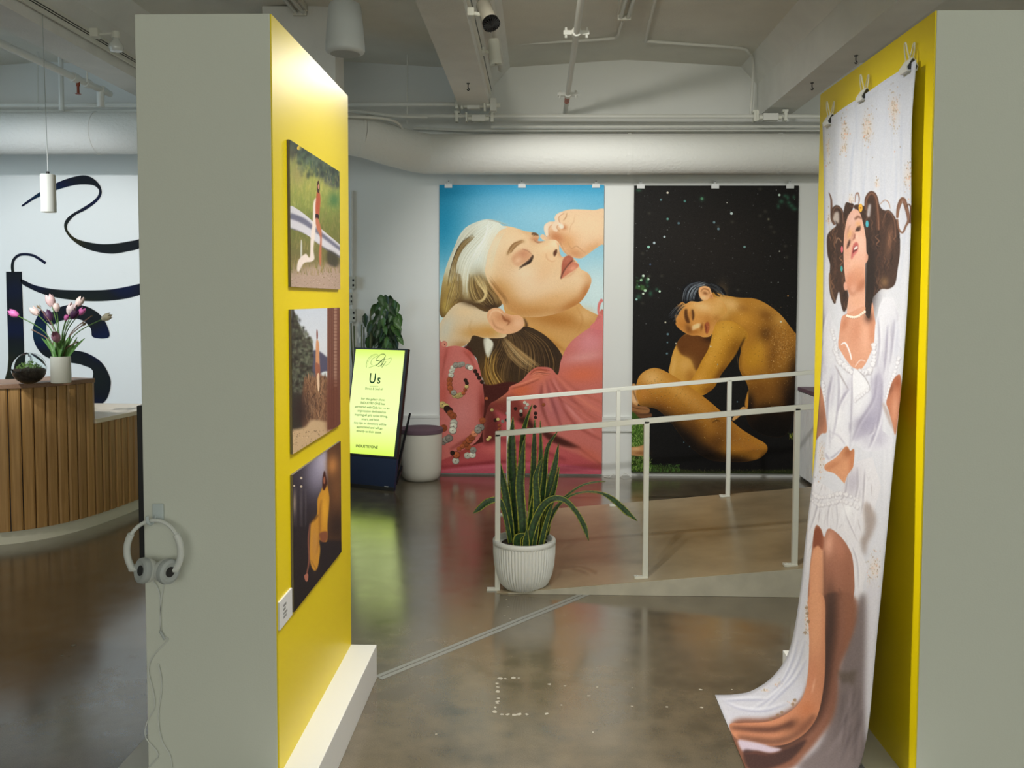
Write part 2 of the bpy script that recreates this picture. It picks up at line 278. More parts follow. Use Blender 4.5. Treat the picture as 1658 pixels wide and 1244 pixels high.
        c.stroke(p, w, col, al, 8)
    c.fill([(800, 800), (870, 830), (980, 880), (1080, 930), (1100, 950), (960, 930), (850, 880)], (56, 24, 20), .9, 8); c.stroke([(1090, 945), (1180, 1010), (1280, 1090)], [10, 12, 4], (110, 40, 42), .8, 6)
    c.fill([(400, 620), (600, 560), (690, 650), (760, 790), (700, 800), (600, 760), (500, 700)], (112, 44, 38), .8, 18); c.fill([(640, 740), (700, 720), (760, 790), (740, 830)], (50, 22, 20), .9, 10)
    fold = [(440, 690), (520, 690), (640, 760), (800, 850), (960, 950), (1120, 1010), (1290, 1090), (1290, 1140), (500, 1140), (380, 1000)]
    c.fill(fold, (176, 76, 84), .9, 8); c.blob(640, 800, 130, 40, (196, 96, 96), .8, 25); c.blob(900, 960, 200, 34, (196, 98, 100), .8, 18); c.blob(1180, 1000, 120, 40, (200, 104, 88), .8, 30); c.stroke([(420, 870), (600, 900), (800, 960), (1000, 1040)], [8, 26, 10], (116, 44, 50), .7, 10)
    c.clip = None
    sleeve = [(40, 200), (90, 195), (180, 185), (260, 210), (310, 260), (345, 330), (370, 440), (388, 600), (380, 720), (370, 830), (330, 900), (240, 960), (150, 1000), (40, 1040)]
    c.fill(sleeve, (200, 112, 108)); c.clip = c.mask(sleeve, 1)
    c.blob(220, 700, 110, 170, (208, 130, 130), .9, 10); c.blob(200, 400, 90, 130, (204, 122, 116), .8); c.blob(100, 240, 30, 90, (190, 96, 90), .8, 20); c.blob(370, 640, 30, 160, (150, 66, 60), .9, 0); c.blob(80, 540, 40, 130, (190, 88, 78), .7); c.blob(290, 230, 50, 40, (176, 78, 66), .8)
    c.stroke([(110, 200), (90, 300), (70, 420)], [4, 12, 5], (140, 60, 54), .6, 6); c.stroke([(230, 220), (290, 290), (330, 380)], [4, 14, 5], (150, 66, 56), .7, 6); c.stroke([(130, 960), (230, 900), (330, 840)], [10, 22, 8], (120, 46, 42), .7, 8)
    c.clip = None
    base = [(40, 1060), (160, 1000), (300, 930), (420, 900), (560, 920), (700, 960), (820, 1000), (900, 1060), (760, 1130), (40, 1140)]
    c.fill(base, (180, 80, 86), 1, 2); c.clip = c.mask(base, 2)
    c.blob(480, 960, 150, 44, (206, 104, 104), .9, 6); c.blob(700, 1010, 120, 30, (186, 84, 92), .8, 10); c.stroke([(60, 1090), (300, 1070), (520, 1050), (760, 1060)], [10, 24, 10], (122, 40, 50), .8, 8); c.blob(230, 980, 120, 30, (150, 60, 54), .7, -25)
    c.clip = None
    c.fill([(40, 1120), (300, 1080), (600, 1060), (760, 1050), (1000, 1070), (1290, 1120), (1290, 1160), (40, 1160)], (184, 84, 104), .95, 4); c.stroke([(60, 1120), (400, 1090), (760, 1075), (1260, 1125)], [6, 14, 6], (206, 112, 128), .7, 5)
    c.fill([(380, 620), (440, 640), (500, 760), (490, 880), (400, 920), (375, 860), (385, 740)], (84, 34, 30), .75, 14)
    # cuff button and sequins
    c.dot(88, 172, 24, (196, 120, 106)); c.dot(88, 172, 19, (212, 140, 124)); c.dot(92, 174, 5, (96, 44, 40))
    Sil, Gry, Brz, Dk, Gld = (196, 198, 188), (140, 138, 132), (158, 84, 52), (44, 28, 22), (190, 170, 112)
    def sq(pts, r=18):
        for x, y, col in pts:
            c.dot(x, y, r*c.rnd.uniform(.9, 1.1), tuple(v*.55 for v in col), .8); f = c.rnd.uniform(.85, 1.1); c.dot(x-1, y-2, r*.94, tuple(v*f for v in col), 1, r*.88); c.blob(x-r*.3, y-r*.35, r*.5, r*.3, tuple(min(255, v*f*1.2) for v in col), .8); c.dot(x, y, r*.13, (70, 50, 44))
    sq([(140, 405, Sil), (145, 375, Sil), (155, 350, Sil), (175, 330, Gry), (205, 328, Gry), (225, 322, Gry), (265, 340, Gry), (285, 350, Sil), (130, 440, Brz), (128, 470, Brz), (132, 500, Brz), (145, 530, Brz), (165, 555, Gld), (190, 560, Gld), (212, 552, Gld), (160, 535, Gry)], 21)
    sq([(232, 540, Brz), (246, 515, Brz), (256, 490, Gld), (258, 465, Dk), (248, 443, Dk), (320, 375, Dk), (335, 400, Dk), (350, 425, Dk), (370, 455, Dk)], 15)
    sq([(75, 625, Gld), (100, 640, Gld), (110, 655, Dk), (125, 670, Dk), (135, 690, Brz), (155, 710, Brz), (160, 760, Sil), (158, 785, Sil), (152, 818, Sil), (80, 900, Gry), (105, 885, Gry), (125, 875, Gry), (85, 800, Brz)], 27)
    sq([(175, 1045, Sil), (180, 1000, Brz), (262, 1005, Sil), (300, 1000, Sil), (305, 965, Gry), (265, 940, Brz), (250, 915, Brz), (275, 890, Brz), (295, 870, Brz), (315, 840, (206, 132, 100)), (345, 800, Sil), (362, 795, Gry), (340, 815, Gry), (375, 745, Brz)], 26)
    sq([(150, 985, Dk), (200, 955, Brz), (225, 935, Brz)], 18)
    sq([(405, 580, Brz), (690, 610, Sil), (710, 625, Sil), (662, 675, Sil), (662, 700, Dk), (620, 655, Dk), (560, 690, Gry), (525, 750, Gry), (555, 740, Dk), (470, 740, Dk), (490, 735, Gld), (500, 780, Brz), (430, 870, Gld), (415, 885, Gld), (445, 665, Gld), (500, 810, Brz), (830, 625, Brz), (765, 640, Dk), (770, 690, Dk), (770, 720, Dk), (700, 650, Gry)], 13)
    # ties and strap at the shoulder
    c.crop(700, 280, 4.976)
    c.stroke([(1370, 1020), (1345, 1060), (1340, 1130), (1375, 1160)], [26, 22, 16, 14], (214, 122, 122), 1, 1); c.fill([(1270, 1244), (1340, 1180), (1390, 1140), (1390, 1260)], (210, 120, 122), 1, 1)
    c.crop(700, 520, 4.607)
    c.strands([(720, 390), (760, 350), (820, 345), (890, 365)], [(740, 420), (790, 400), (850, 410), (885, 400)], 26, 7, [(150, 66, 50), (220, 138, 112), (120, 50, 40), (206, 116, 90)], .7, 9)
    c.stroke([(580, 490), (660, 470), (740, 440), (800, 420)], [6, 14, 6], (224, 140, 116), .8, 4); c.stroke([(590, 505), (670, 485), (750, 455), (800, 432)], [4, 8, 4], (130, 58, 46), .7, 4)
    for k in range(26):
        a = c.rnd.uniform(-.3, 1); x0, y0 = 900+c.rnd.uniform(-40, 30), 430+c.rnd.uniform(0, 30); L = c.rnd.uniform(200, 460)
        c.stroke([(x0, y0), (x0+L*.35, y0+L*(.45+.1*a)), (x0+L, y0+L*(.8+.25*a))], [2, c.rnd.uniform(6, 14), 3], c.rnd.choice([(150, 72, 68), (226, 148, 144), (176, 88, 80), (216, 130, 118)]), .28, 4)
    c.crop(700, 280, 4.976); c.noise(2.0, .3, 9)
    return c
def paint_night():
    c = Canvas(1022, 299, 1292, 769, 4, 8); R = c.rnd
    c.crop(0, 0, 1)
    c.fill([(1010, 290), (1300, 290), (1300, 780), (1010, 780)], (24, 23, 23), 1, 0, False)
    c.blob(1150, 400, 120, 80, (31, 27, 25), .9); c.blob(1060, 640, 60, 80, (18, 18, 20), .9); c.blob(1180, 740, 130, 60, (12, 11, 12), .9)
    c.crop(1010, 280, 4.977)
    for _ in range(230):
        x, y = R.uniform(70, 1395), R.uniform(100, 1244); b = R.random()**3; c.dot(x, y, R.uniform(1.5, 4.5), (70+120*b, 74+126*b, 78+126*b), R.uniform(.25, .8))
    for x, y in ((1270, 230), (1320, 200), (1350, 265), (1370, 195), (1245, 270), (1300, 185), (1375, 290), (1330, 240), (630, 208), (120, 140), (265, 940), (215, 972), (118, 1000)):
        c.blob(x, y, R.uniform(12, 24), R.uniform(12, 24), (52, 104, 82), .7)
    for x, y in ((1140, 310), (1165, 372), (1185, 435), (1210, 478), (1100, 345), (1100, 130), (1300, 590), (1310, 680), (205, 325), (150, 650), (205, 830), (305, 830), (150, 1050), (875, 395), (760, 430), (918, 945)):
        c.blob(x, y, 14, 12, (66, 66, 58), .6)
    for x, y, r, col in ((353, 160, 9, (214, 206, 196)), (300, 217, 9, (96, 130, 140)), (492, 228, 10, (78, 130, 128)), (630, 208, 11, (80, 130, 100)), (353, 372, 10, (96, 146, 140)), (442, 406, 10, (82, 108, 122)), (868, 327, 11, (190, 210, 214)), (728, 399, 10, (100, 130, 140)), (762, 452, 10, (96, 124, 138)), (832, 240, 5, (180, 180, 176)), (327, 516, 9, (176, 196, 206)), (245, 565, 10, (178, 198, 214)), (199, 598, 11, (150, 206, 196)), (213, 738, 7, (72, 92, 124)), (972, 597, 10, (112, 150, 150)), (1254, 178, 10, (196, 222, 214)), (1254, 632, 6, (170, 174, 168)), (157, 830, 11, (210, 230, 222)), (196, 858, 11, (196, 220, 208)), (140, 865, 11, (170, 220, 180)), (122, 917, 8, (160, 200, 180)), (172, 948, 12, (196, 232, 206)), (156, 974, 9, (214, 232, 220)), (289, 956, 9, (190, 226, 206)), (102, 1020, 9, (150, 196, 196)), (1322, 992, 6, (190, 140, 80)), (1166, 374, 8, (100, 100, 84))):
        c.dot(x, y, r, col, .95)
    for k in range(26): c.blob(R.uniform(85, 200), R.uniform(840, 960), R.uniform(6, 18), R.uniform(5, 12), R.choice([(54, 96, 44), (90, 140, 80), (40, 84, 60)]), .7, R.uniform(0, 180))
    # ------- the seated figure: back and far arm first
    A = lambda p: [(1010+x/4.977, 280+y/4.977) for x, y in p]
    B = lambda p: [(1010+x/4.607, 520+y/4.607) for x, y in p]
    c.crop(0, 0, 1)
    torso = A([(700, 980), (800, 985), (920, 1005), (1040, 1012), (1120, 1040), (1200, 1090), (1270, 1150), (1330, 1225), (1380, 1290)]) + B([(1300, 110), (1300, 330), (1275, 520), (1262, 700), (1210, 850), (1080, 860), (960, 800), (915, 700), (935, 560), (920, 470), (870, 380), (860, 300), (870, 200), (800, 100), (660, 30)])
    c.fill(torso, (176, 120, 42)); tm = c.mask(torso, .3); c.clip = tm
    c.crop(1010, 280, 4.977)
    c.blob(860, 1060, 90, 60, (228, 184, 120), .9, 20); c.blob(780, 1110, 60, 60, (232, 192, 132), .9); c.blob(1120, 1090, 120, 70, (196, 142, 62), .8, 20); c.blob(1150, 1150, 80, 50, (108, 66, 24), .6, 30); c.blob(960, 1180, 80, 60, (206, 148, 58), .8)
    c.blob(1260, 1190, 60, 70, (206, 154, 76), .8, 40); c.blob(960, 1090, 50, 30, (150, 98, 40), .5, 10)
    c.crop(1010, 520, 4.607)
    c.blob(1060, 100, 60, 70, (66, 38, 16), .75, 20); c.blob(1180, 180, 110, 130, (170, 116, 50), .8); c.blob(960, 280, 90, 110, (196, 140, 38), .9); c.blob(1010, 210, 40, 80, (214, 158, 52), .5); c.blob(1110, 260, 40, 130, (104, 64, 24), .5, 10)
    c.blob(1010, 520, 110, 110, (120, 76, 26), .9); c.blob(1180, 520, 90, 160, (84, 52, 22), .7); c.blob(1240, 600, 60, 170, (30, 18, 12), .9); c.blob(1080, 680, 170, 90, (54, 32, 14), .9); c.blob(1060, 790, 170, 90, (22, 13, 9), .98); c.blob(1270, 400, 40, 150, (60, 38, 20), .8); c.blob(930, 640, 40, 110, (40, 24, 14), .9)
    c.blob(1110, 860, 300, 130, (11, 9, 8), 1, 0, 4); c.blob(1120, 740, 240, 90, (16, 10, 7), .9); c.blob(1290, 700, 60, 330, (12, 9, 8), .95); c.stroke([(930, 560), (925, 640), (930, 760)], 60, (20, 12, 8), .8, 26)
    c.stroke([(880, 150), (870, 260), (875, 370), (930, 430), (1000, 440)], [5, 12, 10, 14, 4], (92, 54, 18), .6, 7)
    for _ in range(900):
        x, y = R.gauss(1180, 70), R.gauss(190, 100)
        c.dot(x, y, R.uniform(1, 3.4), R.choice([(226, 190, 126), (92, 56, 22), (120, 78, 34), (206, 164, 96)]), R.uniform(.3, .75))
    for _ in range(260): c.dot(R.uniform(880, 1260), R.uniform(20, 640), R.uniform(1.2, 3), R.choice([(222, 180, 104), (110, 70, 26)]), R.uniform(.2, .6))
    c.clip = None
    c.stroke([(838, 235), (850, 290), (862, 370)], [2, 4, 2], (150, 112, 66), .7, 1)
    # far knee / thigh (in the shade of the face)
    knee = [(420, 130), (470, 95), (560, 100), (640, 115), (670, 160), (640, 260), (580, 360), (520, 440), (480, 475), (420, 460), (340, 390), (345, 330), (365, 240), (390, 180)]
    c.fill(knee, (206, 152, 66)); c.clip = c.mask(knee, 1)
    c.fill([(390, 160), (440, 100), (680, 90), (680, 200), (600, 330), (540, 370), (500, 290), (460, 265), (425, 245), (400, 200)], (98, 56, 22), .95, 6); c.blob(540, 200, 70, 60, (112, 66, 28), .7); c.blob(460, 330, 60, 60, (222, 172, 96), .8); c.blob(500, 420, 40, 60, (170, 110, 40), .7); c.blob(370, 340, 20, 90, (226, 180, 104), .7, 8); c.blob(640, 130, 50, 30, (40, 22, 12), .7)
    c.clip = None
    # near arm
    arm = [(690, 10), (800, 0), (900, 60), (930, 120), (880, 170), (830, 260), (770, 340), (720, 410), (680, 490), (620, 540), (570, 555), (500, 510), (480, 480), (530, 400), (580, 300), (630, 210), (655, 120), (665, 50)]
    c.fill(arm, (198, 140, 42)); c.clip = c.mask(arm, 1)
    c.blob(700, 140, 50, 130, (222, 168, 66), .8, 20); c.blob(640, 290, 36, 120, (216, 158, 62), .8, 30); c.blob(560, 440, 40, 70, (224, 164, 74), .8, 35); c.blob(830, 200, 50, 130, (128, 82, 20), .8, 30); c.blob(720, 400, 34, 110, (110, 66, 18), .85, 32); c.blob(640, 520, 60, 40, (120, 72, 22), .7); c.blob(880, 90, 50, 50, (184, 132, 44), .8); c.blob(780, 60, 60, 60, (220, 168, 70), .6)
    for _ in range(330): c.dot(R.uniform(480, 920), R.uniform(10, 540), R.uniform(1.2, 3.6), R.choice([(236, 198, 120), (130, 84, 26)]), R.uniform(.25, .65))
    c.clip = None
    c.stroke([(905, 120), (880, 170), (840, 250), (780, 340), (720, 420)], [4, 12, 10, 6, 3], (30, 18, 8), .8, 5)
    # far forearm sliver behind the shin
    c.fill([(930, 520), (930, 590), (925, 650), (905, 635), (910, 580)], (190, 130, 50), 1, 1); c.fill([(890, 640), (930, 665), (880, 700), (825, 742), (810, 730), (850, 680)], (206, 156, 96), 1, 1)
    # front shin and thigh
    leg = [(100, 450), (130, 395), (190, 358), (250, 352), (320, 380), (420, 440), (520, 510), (640, 600), (760, 705), (870, 800), (980, 870), (1050, 910), (1072, 945), (1060, 985), (1000, 1030), (900, 1050), (790, 1050), (660, 1040), (560, 990), (470, 910), (400, 820), (330, 730), (250, 660), (170, 640), (110, 620), (88, 540)]
    c.fill(leg, (186, 126, 44)); c.clip = c.mask(leg, 1)
    c.blob(210, 430, 90, 70, (232, 186, 118), .95, 10); c.blob(150, 540, 50, 80, (196, 132, 62), .8); c.blob(420, 530, 170, 50, (220, 164, 82), .85, 35); c.blob(280, 640, 120, 60, (140, 86, 30), .8, 30); c.blob(560, 640, 150, 40, (196, 140, 66), .7, 38); c.blob(520, 800, 170, 80, (96, 60, 22), .9, 45)
    c.blob(800, 860, 130, 60, (160, 106, 46), .8, 35); c.blob(960, 950, 80, 40, (176, 116, 48), .8, 20); c.blob(640, 990, 150, 70, (26, 16, 9), .95, 25); c.blob(480, 900, 120, 70, (34, 20, 10), .9, 45); c.blob(830, 1040, 130, 36, (40, 24, 10), .9); c.blob(720, 760, 90, 60, (120, 76, 28), .6, 35); c.blob(700, 900, 70, 80, (80, 48, 18), .7, 40)
    for _ in range(800):
        t = R.random(); x, y = 120+900*t+R.gauss(0, 30), 470+470*t+R.gauss(0, 70)
        r = R.uniform(1, 3.6); c.dot(x, y+r*.6, r, (70, 42, 14), .45); c.dot(x, y, r*.8, R.choice([(240, 206, 140), (222, 176, 96), (206, 156, 74)]), R.uniform(.3, .8))
    c.stroke([(100, 660), (250, 720), (330, 780), (400, 870), (470, 960), (560, 1030), (680, 1080), (950, 1085)], [60, 130, 150, 170, 190, 160, 120, 70], (17, 11, 8), .97, 34); c.stroke([(900, 1070), (1000, 1050), (1080, 980)], 34, (30, 18, 10), .7, 14)
    c.stroke([(660, 760), (690, 742), (720, 748)], [3, 8, 3], (60, 36, 12), .8, 2)
    c.clip = None
    # hands clasped at the shin, left edge, and the foot in the grass
    for p, col in (([(60, 480), (85, 470), (95, 500), (92, 560), (110, 610), (90, 640), (58, 600)], (206, 156, 104)), ([(58, 620), (100, 630), (170, 640), (195, 665), (180, 690), (110, 690), (60, 680)], (150, 104, 66)), ([(70, 670), (140, 690), (205, 690), (205, 715), (150, 730), (90, 710)], (112, 74, 48)), ([(85, 720), (150, 735), (190, 745), (170, 780), (120, 770)], (84, 54, 36)), ([(110, 780), (160, 790), (172, 850), (140, 830)], (96, 66, 44)), ([(58, 540), (80, 560), (100, 600), (80, 610), (58, 590)], (224, 182, 140))):
        c.fill(p, col, 1, 2)
    for p in ([(60, 640), (110, 655), (180, 660)], [(70, 690), (130, 700), (200, 695)], [(70, 510), (84, 560), (100, 600)]): c.stroke(p, [3, 5, 3], (56, 34, 22), .8, 2)
    c.fill([(50, 690), (110, 720), (150, 800), (175, 860), (165, 930), (50, 940)], (54, 84, 30), 1, 4)
    c.fill([(40, 990), (150, 1010), (220, 1070), (330, 1090), (500, 1115), (700, 1122), (1000, 1118), (1290, 1112), (1290, 1180), (40, 1180)], (38, 46, 22), 1, 5)
    def grass(x0, x1, y0, y1, n, cols, L):
        for _ in range(n):
            x, y, a = R.uniform(x0, x1), R.uniform(y0, y1), R.uniform(-1, 1); l = R.uniform(.5, 1)*L
            c.stroke([(x, y), (x+a*l*.5, y-l*.7), (x+a*l, y-l*.9)], [1, 4, 1], R.choice(cols), R.uniform(.5, .95), n=2)
    G = [(96, 140, 50), (140, 176, 84), (66, 104, 36), (40, 66, 24), (170, 196, 112)]
    grass(55, 165, 760, 960, 420, G, 26)
    c.fill([(50, 945), (100, 938), (165, 925), (172, 970), (160, 1005), (100, 1008), (50, 995)], (190, 142, 96), 1, 2); c.blob(130, 985, 50, 16, (130, 86, 52), .8); c.blob(90, 955, 40, 12, (222, 182, 136), .8)
    grass(55, 200, 1020, 1130, 420, G, 26); grass(180, 420, 1080, 1132, 240, G[2:4]+[(80, 116, 60)], 20); grass(400, 1270, 1112, 1135, 200, [(60, 66, 34), (84, 84, 46), (46, 44, 26)], 12)
    grass(1235, 1262, 850, 890, 30, [(120, 146, 50), (150, 150, 60)], 20)
    for _ in range(12): x = R.uniform(250, 1240); c.stroke([(x, 1122), (x+R.uniform(-14, 14), 1122-R.uniform(16, 36))], [2, 2, 1], (104, 96, 70), .6)
    # head lying on the knee
    c.crop(1010, 280, 4.977)
    face = [(470, 1040), (520, 1030), (620, 1010), (720, 1000), (800, 1040), (830, 1120), (760, 1190), (730, 1240), (715, 1290), (690, 1320), (640, 1325), (600, 1312), (540, 1310), (470, 1275), (420, 1225), (405, 1150), (410, 1095)]
    c.fill(face, (212, 150, 78)); c.clip = c.mask(face, 1)
    c.blob(640, 1080, 110, 50, (234, 192, 132), .9, 12); c.blob(450, 1110, 40, 60, (196, 132, 60), .8); c.blob(470, 1220, 60, 50, (190, 122, 52), .8); c.blob(560, 1280, 60, 30, (176, 110, 46), .8); c.blob(680, 1190, 46, 50, (186, 122, 54), .7); c.blob(760, 1110, 60, 70, (226, 176, 104), .8)
    c.fill([(490, 1105), (510, 1100), (515, 1140), (530, 1190), (530, 1210), (505, 1205), (488, 1160)], (70, 38, 18), .85, 4); c.fill([(545, 1110), (560, 1105), (568, 1150), (560, 1185), (550, 1180)], (66, 36, 18), .85, 4); c.blob(535, 1140, 14, 30, (184, 120, 60), .8)
    c.fill([(548, 1244), (560, 1228), (600, 1212), (620, 1220), (612, 1244), (575, 1262), (552, 1270)], (240, 204, 152), .95, 4); c.blob(625, 1240, 12, 22, (110, 62, 28), .7); c.blob(520, 1255, 26, 40, (110, 64, 28), .7, -20)
    c.fill([(650, 1225), (675, 1200), (690, 1220), (690, 1260), (670, 1300), (655, 1270)], (164, 84, 50), .9, 3); c.stroke([(655, 1220), (664, 1250), (660, 1290)], [3, 6, 3], (84, 36, 22), .8, 2)
    c.stroke([(640, 1200), (630, 1240), (620, 1280)], [3, 10, 4], (140, 84, 38), .6, 4)
    c.clip = None
    c.blob(770, 1050, 40, 110, (222, 174, 106), .8, 10); c.blob(800, 1130, 40, 60, (206, 154, 76), .8, 20); c.blob(745, 1175, 34, 40, (172, 112, 44), .6, 30)
    hair = [(470, 1040), (430, 1050), (480, 1010), (470, 940), (500, 900), (560, 880), (640, 876), (720, 890), (800, 930), (825, 990), (780, 960), (740, 940), (700, 930), (640, 915), (600, 940), (605, 990), (650, 1020), (600, 1040), (540, 1035), (500, 1055)]
    c.fill(hair, (22, 22, 26)); c.fill([(400, 1090), (430, 1110), (440, 1140), (415, 1150), (420, 1210), (390, 1190), (360, 1170), (380, 1120)], (22, 20, 22), 1, 3)
    c.strands([(480, 1040), (490, 960), (540, 900), (640, 880)], [(560, 1035), (570, 980), (600, 930), (680, 905)], 80, 4, [(120, 132, 150), (40, 42, 50), (176, 190, 206), (20, 20, 24)], .8, 10)
    c.strands([(640, 880), (720, 890), (790, 930), (820, 1000)], [(660, 910), (710, 930), (750, 960), (800, 990)], 40, 4, [(26, 24, 26), (100, 108, 120), (16, 16, 18)], .85, 8)
    c.strands([(350, 1160), (380, 1120), (420, 1080), (480, 1040)], [(400, 1200), (430, 1150), (450, 1110), (500, 1060)], 50, 4, [(24, 22, 24), (120, 130, 144), (16, 14, 16)], .8, 10)
    c.strands([(700, 930), (730, 970), (740, 1000)], [(720, 930), (760, 980), (820, 1000)], 16, 4, [(30, 24, 20)], .7, 5)
    ear = [(602, 960), (610, 925), (650, 912), (690, 925), (705, 960), (720, 995), (710, 1012), (690, 1005), (670, 1025), (635, 1025), (612, 1000)]
    c.fill(ear, (230, 176, 124)); c.stroke([(620, 960), (640, 935), (680, 945), (690, 975)], [5, 12, 5], (150, 88, 48), .8, 3); c.blob(655, 970, 22, 14, (140, 80, 44), .8, 20); c.blob(640, 1005, 24, 16, (240, 196, 150), .8); c.blob(705, 995, 14, 18, (176, 106, 60), .7)
    for _ in range(150): c.dot(R.uniform(420, 1320), R.uniform(1050, 1240), R.uniform(1.2, 3.2), R.choice([(244, 214, 160), (220, 176, 100)]), R.uniform(.15, .5))
    for x, y, r in ((1266, 1200, 8), (700, 1400, 6), (420, 1375, 6), (335, 1205, 7)): c.dot(x, y, r, (226, 222, 200), .9)
    c.crop(1010, 520, 4.607)
    for x, y, r in ((328, 98, 9), (322, 243, 8), (325, 160, 6), (848, 603, 5), (490, 937, 4), (448, 905, 4), (700, 323, 5)): c.dot(x, y, r, (120, 160, 180), .7)
    c.noise(2.0, .3, 4)
    return c
def paint_cloth():
    c = Canvas(1155, 92, 1500, 1290, 3, 12); R = c.rnd
    c.crop(0, 0, 1)
    c.fill([(1100, 80), (1510, 80), (1510, 1300), (1100, 1300)], lerp_y([(92, (196, 201, 216)), (260, (202, 205, 216)), (500, (204, 205, 213)), (900, (200, 200, 208)), (1250, (188, 188, 198))]), 1, 0, False)
    for k in range(60):
        x = R.uniform(1320, 1490); y = R.uniform(100, 320); L = R.uniform(60, 200)
        c.stroke([(x, y), (x-R.uniform(-3, 6), y+L*.5), (x-R.uniform(0, 10), y+L)], [.5, R.uniform(1.5, 4), .5], R.choice([(178, 186, 206), (216, 218, 226), (186, 190, 204)]), R.uniform(.25, .6), 1.2)
    for k in range(40):
        x = R.uniform(1300, 1470); y = R.uniform(330, 1000); L = R.uniform(60, 200)
        c.stroke([(x, y), (x-R.uniform(-3, 6), y+L*.5), (x-R.uniform(0, 10), y+L)], [.5, R.uniform(1.5, 4), .5], R.choice([(180, 182, 194), (218, 218, 224)]), R.uniform(.2, .5), 1.2)
    def spray(x, y, rx, ry, n, tint=(214, 160, 128)):
        c.blob(x, y, rx*.8, ry*.5, (214, 200, 190), .7)
        for _ in range(n):
            a, b = R.gauss(0, .5), R.gauss(0, .5); s = R.uniform(.4, 1.15)
            c.fill([(x+a*rx-s, y+b*ry), (x+a*rx, y+b*ry-s*1.6), (x+a*rx+s, y+b*ry), (x+a*rx, y+b*ry+s*1.6)], R.choice([(150, 132, 112), (186, 164, 140), (168, 152, 128), tint]), R.uniform(.3, .8))
    for x, y, rx, ry, n in ((1368, 215, 7, 32, 60), (1366, 240, 6, 14, 20), (1405, 205, 9, 36, 80), (1404, 215, 8, 14, 26), (1448, 178, 9, 42, 80), (1447, 172, 8, 12, 24), (1341, 240, 3, 30, 22), (1471, 285, 8, 30, 50), (1420, 298, 4, 12, 14), (1378, 322, 5, 14, 18), (1342, 355, 3, 22, 16), (1330, 740, 6, 40, 50), (1326, 800, 5, 30, 34), (1416, 920, 10, 30, 70), (1412, 950, 8, 20, 40), (1309, 850, 3, 40, 26), (1306, 1000, 4, 40, 44), (1312, 1020, 4, 20, 30), (1287, 1140, 8, 8, 26), (1255, 1165, 10, 5, 18), (1262, 1108, 8, 6, 18), (1380, 1098, 10, 14, 24), (1240, 1118, 6, 4, 10)): spray(x, y, rx, ry, n)
    # curls spread on the cloth
    c.crop(1300, 290, 4.607); DK, MD, LT = (44, 30, 26), (88, 58, 44), (146, 102, 76)
    left = [(210, 240), (240, 205), (280, 220), (300, 260), (320, 180), (350, 180), (380, 200), (330, 330), (310, 480), (320, 760), (340, 880), (330, 960), (305, 990), (285, 930), (270, 840), (250, 900), (235, 930), (205, 860), (198, 760), (205, 640), (185, 560), (182, 430), (215, 380), (250, 340)]
    right = [(380, 205), (430, 190), (460, 200), (470, 140), (510, 95), (545, 120), (575, 200), (600, 230), (650, 245), (690, 290), (715, 350), (725, 440), (725, 560), (710, 660), (690, 780), (640, 820), (590, 820), (545, 860), (520, 900), (525, 1010), (490, 1045), (465, 990), (470, 860), (480, 640), (470, 440), (440, 300)]
    for p in (left, right):
        c.fill(p, (62, 42, 34), 1, 2); c.clip = c.mask(p, 2)
        xs = [q[0] for q in p]; lo, hi = min(xs), max(xs)
        for _ in range(120):
            x, y = R.uniform(lo, hi), R.uniform(120, 900); w = R.uniform(10, 40)*R.choice((-1, 1)); L = R.uniform(70, 190)
            c.stroke([(x, y), (x+w, y+L*.25), (x+w*.3, y+L*.55), (x+w*.9, y+L*.8), (x, y+L)], [1, R.uniform(3, 11), R.uniform(3, 9), 1], R.choice([DK, DK, MD, MD, LT, (112, 78, 58), (30, 20, 18)]), R.uniform(.4, .85), 1.2)
        c.clip = None
    c.blob(500, 760, 60, 240, (26, 16, 14), .92); c.blob(500, 560, 30, 160, (34, 22, 18), .8); c.blob(650, 450, 26, 120, (150, 106, 80), .5, 8); c.blob(610, 770, 30, 40, (150, 116, 76), .6); c.blob(320, 850, 20, 100, (30, 20, 18), .8)
    def curl(pts, w, col=(78, 50, 38)): c.stroke(pts, w, col, .95, 1); c.stroke([(x+2, y+2) for x, y in pts], [v*.35 for v in w], (150, 108, 84), .6, 1)
    curl([(195, 100), (212, 150), (215, 230), (218, 300), (240, 340)], [3, 12, 16, 18, 20]); curl([(230, 320), (222, 250), (250, 205), (290, 240), (300, 330)], [10, 18, 22, 20, 20], (56, 38, 32)); curl([(390, 175), (395, 120), (412, 104), (422, 150), (415, 190)], [3, 7, 9, 7, 4], (120, 84, 70))
    curl([(470, 230), (475, 150), (510, 104), (545, 140), (560, 260), (565, 380)], [14, 24, 30, 30, 30, 30], (80, 50, 38)); curl([(575, 190), (610, 158), (640, 175), (652, 220)], [3, 5, 6, 3], (160, 120, 100)); curl([(705, 290), (715, 210), (745, 150), (770, 200), (790, 300), (770, 350), (745, 400), (715, 370), (705, 300)], [16, 26, 32, 30, 22, 14, 12, 14, 16], (104, 68, 50)); curl([(775, 210), (790, 188), (806, 220), (800, 330)], [5, 9, 11, 14], (70, 46, 36)); curl([(590, 330), (630, 240), (680, 300), (690, 420)], [10, 20, 24, 26], (66, 44, 36))
    curl([(200, 700), (205, 800), (235, 900), (245, 925)], [8, 14, 12, 3], (100, 76, 56)); curl([(245, 480), (262, 440), (290, 470)], [6, 10, 8], (130, 100, 80))
    c.fill([(225, 300), (240, 250), (268, 250), (268, 330), (240, 310)], (206, 196, 190), .8, 5); c.fill([(480, 270), (490, 200), (508, 190), (500, 280)], (206, 204, 210), .8, 5)
